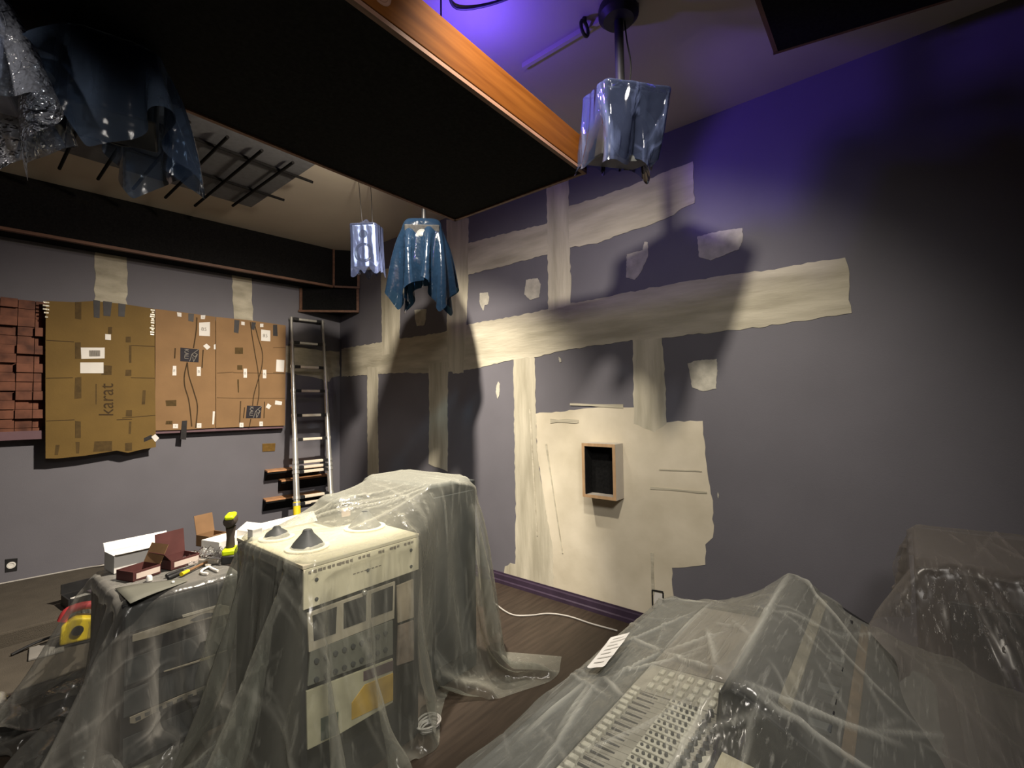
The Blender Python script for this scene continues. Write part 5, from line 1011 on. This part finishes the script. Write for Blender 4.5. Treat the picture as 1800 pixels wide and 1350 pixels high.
# yellow and red saw, tool case
c0 = V(.60, 4.27, .10)
t = thing('jigsaw', c0, 'yellow and red power tool on the lower step beside the dusty sheet', 'power tool')
ang = -.25; X_ = V(math.cos(ang), math.sin(ang), 0); Y_ = V(-X_[1], X_[0], 0)
mb = MB(); mb.prism([c0 + X_ * x + Y_ * -.05 + V(0, 0, z) for x, z in ((-.09, .02), (.07, .02), (.10, .06), (.07, .16), (-.02, .185), (-.085, .14))], Y_ * .10); mb.build('body', M_yel, t, smooth=False, bevel=.015, seg=3)
mb = MB(); mb.tube([c0 - X_ * .085 + V(0, 0, .165), c0 - X_ * .05 + V(0, 0, .225), c0 + X_ * .05 + V(0, 0, .235), c0 + X_ * .13 + V(0, 0, .19)], .026, 12); mb.build('handle', M_red, t)
mb = MB(); mb.box(c0 + V(0, 0, .012), (.22, .09, .012), ang); mb.build('base_plate', M_dark, t, smooth=False, bevel=.003)
mb = MB(); mb.cyl(c0 + X_ * .0 + Y_ * -.05 + V(0, 0, .10), c0 + Y_ * -.062 + V(0, 0, .10), .03, n=18); mb.build('side_dial', M_dark, t)
t = thing('open_tool_case', V(.72, 4.82, .19), 'dark open tool case with odds in it, on the upper step', 'tool case')
cc = V(.70, 4.80, .19)
mb = MB(); mb.box(cc + V(0, 0, .008), (.22, .18, .016), .1)
for s in (-1, 1): mb.box(cc + V(s * .105, s * .0105, .04), (.01, .18, .08), .1); mb.box(cc + V(-s * .0088, s * .086, .04), (.2, .01, .08), .1)
mb.build('case', M_dark, t, smooth=False)
mb = MB(); mb.box(cc + V(-.01, .10, .115), (.22, .012, .07), .1); mb.build('lid', M_dark, t, smooth=False)
mb = MB(); mb.box(cc + V(-.02, -.02, .04), (.10, .08, .05), .4); mb.build('white_content', M_white, t, smooth=False, bevel=.004)
mb = MB(); mb.box(cc + V(.06, .02, .045), (.06, .09, .06), .2); mb.build('grey_content', mat('lilac_grey', (.25, .2, .25), .6), t, smooth=False, bevel=.004)
t = thing('hand_grinder', V(.68, 4.50, .10), 'small grey power tool with prongs behind the yellow one', 'power tool')
mb = MB(); mb.cyl((.60, 4.46, .145), (.80, 4.52, .15), .032, .026, n=16); mb.build('body', M_dark2, t, bevel=.004)
for dx in (0, .035): mb = MB(); mb.cyl((.66 + dx, 4.47, .16), (.64 + dx, 4.46, .26), .010, n=10); mb.build('prong', M_steel, t)
mb = MB(); mb.box((.70, 4.49, .108), (.2, .1, .014), .28); mb.build('base_plate', M_dark, t, smooth=False)
t = thing('paint_tray', V(.40, 4.28, .10), 'flat grey tray on the lower step left of the yellow tool', 'tray')
mb = MB(); mb.prism([V(.36, 4.20, .102), V(.52, 4.18, .102), V(.54, 4.40, .102), V(.38, 4.40, .102)], (0, 0, .014)); mb.build('tray', mat('mid_grey', (.2, .19, .175), .6), t, smooth=False, bevel=.003)
mb = MB(); mb.tube([V(.30, 4.38, .11), V(.42, 4.42, .13), V(.56, 4.46, .13)], .009, 8); mb.build('handle', M_dark, t)
# pale cable along the foot of the left wall
mb = MB(); mb.tube([lw(3.6, .196, .012), lw(3.0, .196, .015), lw(2.5, .196, .03), lw(2.35, .205, .1), lw(2.2, .196, .05), lw(1.9, .196, .04)], .006, 8)
tag(mb.build('white_cable', mat('grey_white_cable', (.42, .40, .37), .5), None), 'pale cable along the foot of the left wall beside the outlet', 'cable')

# ---------------------------------------------------------------- camera
f_px, hc, roll, h_cam = 820., 710., .014, 1.65
pt_ = math.atan((hc - 675) / f_px); hd = math.radians(39.5)
fwd = V(math.cos(hd) * math.cos(pt_), math.sin(hd) * math.cos(pt_), math.sin(pt_)); rt = V(math.sin(hd), -math.cos(hd), 0); up = np.cross(rt, fwd)
r2 = rt * math.cos(roll) - up * math.sin(roll); u2 = up * math.cos(roll) + rt * math.sin(roll)
cd = bpy.data.cameras.new('camera'); cam = bpy.data.objects.new('camera', cd); col.objects.link(cam)
cd.sensor_width = 36; cd.lens = f_px * 36 / 1800; cd.clip_start = .02
cam.matrix_world = Matrix(((r2[0], u2[0], -fwd[0], 0), (r2[1], u2[1], -fwd[1], 0), (r2[2], u2[2], -fwd[2], h_cam), (0, 0, 0, 1)))
sc.camera = cam
for o in list(bpy.data.objects):
    if 'o' in o: del o['o']

# ---------------------------------------------------------------- lights: two track lamps beside the cloud, a blue LED and spot on top of it, added fill spots
def lamp(name, kind, loc, energy, color, size=.05, target=None, angle=2.4, blend=.6):
    l = bpy.data.lights.new(name, kind); o = bpy.data.objects.new(name, l); col.objects.link(o); o.location = loc
    l.energy = energy; l.color = color; l.shadow_soft_size = size
    if target is not None: o.rotation_euler = (Vector(target) - Vector(loc)).to_track_quat('-Z', 'Y').to_euler()
    if kind == 'SPOT': l.spot_size = angle; l.spot_blend = blend
    return o
WARM = (1., .87, .70)
lamp('track_lamp_console', 'SPOT', (1.12, .82, 3.48), LK1, (1., .90, .76), .045, (2.9, 1.9, .9), 1.85, .8)
lamp('track_lamp_wall', 'SPOT', (1.85, 2.30, 3.45), LK2, (1., .89, .74), .04, (1.95, 4.25, .0), 2.15, 1.)
lamp('ceiling_spill_fill', 'SPOT', (1.75, 2.45, 3.20), LSP, (1., .84, .62), .05, (1.5, 4.2, 3.5), 1.7, .7)  # added spot in place of lamp spill, brightens the beige ceiling
lamp('blue_led', 'POINT', (1.62, 1.56, 3.32), LBL, (.16, .08, 1.), .03)
lamp('blue_spot', 'SPOT', (1.55, 1.50, 3.16), LBW, (.20, .09, 1.), .05, (3.3, .30, 3.08), .85, .5)
lamp('left_wrap_fill', 'SPOT', (-1.1, 1.2, 2.72), LLE, (1., .93, .86), .05, (-.04, 2.0, 2.58), .42, .6)  # unseen spot added to brighten the whitish speaker wrap
lamp('rack_fill_spot', 'SPOT', (.15, -.8, 3.2), LRE, (1., .93, .84), .3, (1.25, 1.9, .6), 1.15, 1.)  # unseen fill added behind the camera for the rack front
lamp('rear_fill_spot', 'SPOT', (-.2, -.9, 3.3), LRF, (1., .93, .86), .25, (2.4, 1.7, .9), 1.5, 1.)  # unseen soft fill added to lift the shadows on the right wall
w = bpy.data.worlds.new('world'); sc.world = w; w.use_nodes = True
w.node_tree.nodes['Background'].inputs['Color'].default_value = (.55, .5, .5, 1); w.node_tree.nodes['Background'].inputs['Strength'].default_value = .0
sc.view_settings.view_transform = 'Standard'; sc.view_settings.look = 'None'; sc.view_settings.exposure = EXPO; sc.view_settings.gamma = 1; sc.view_settings.use_curve_mapping = False
sc.cycles.transparent_max_bounces = 40; sc.cycles.max_bounces = 8; sc.cycles.transmission_bounces = 6; sc.cycles.sample_clamp_indirect = 4; sc.cycles.caustics_reflective = False; sc.cycles.caustics_refractive = False
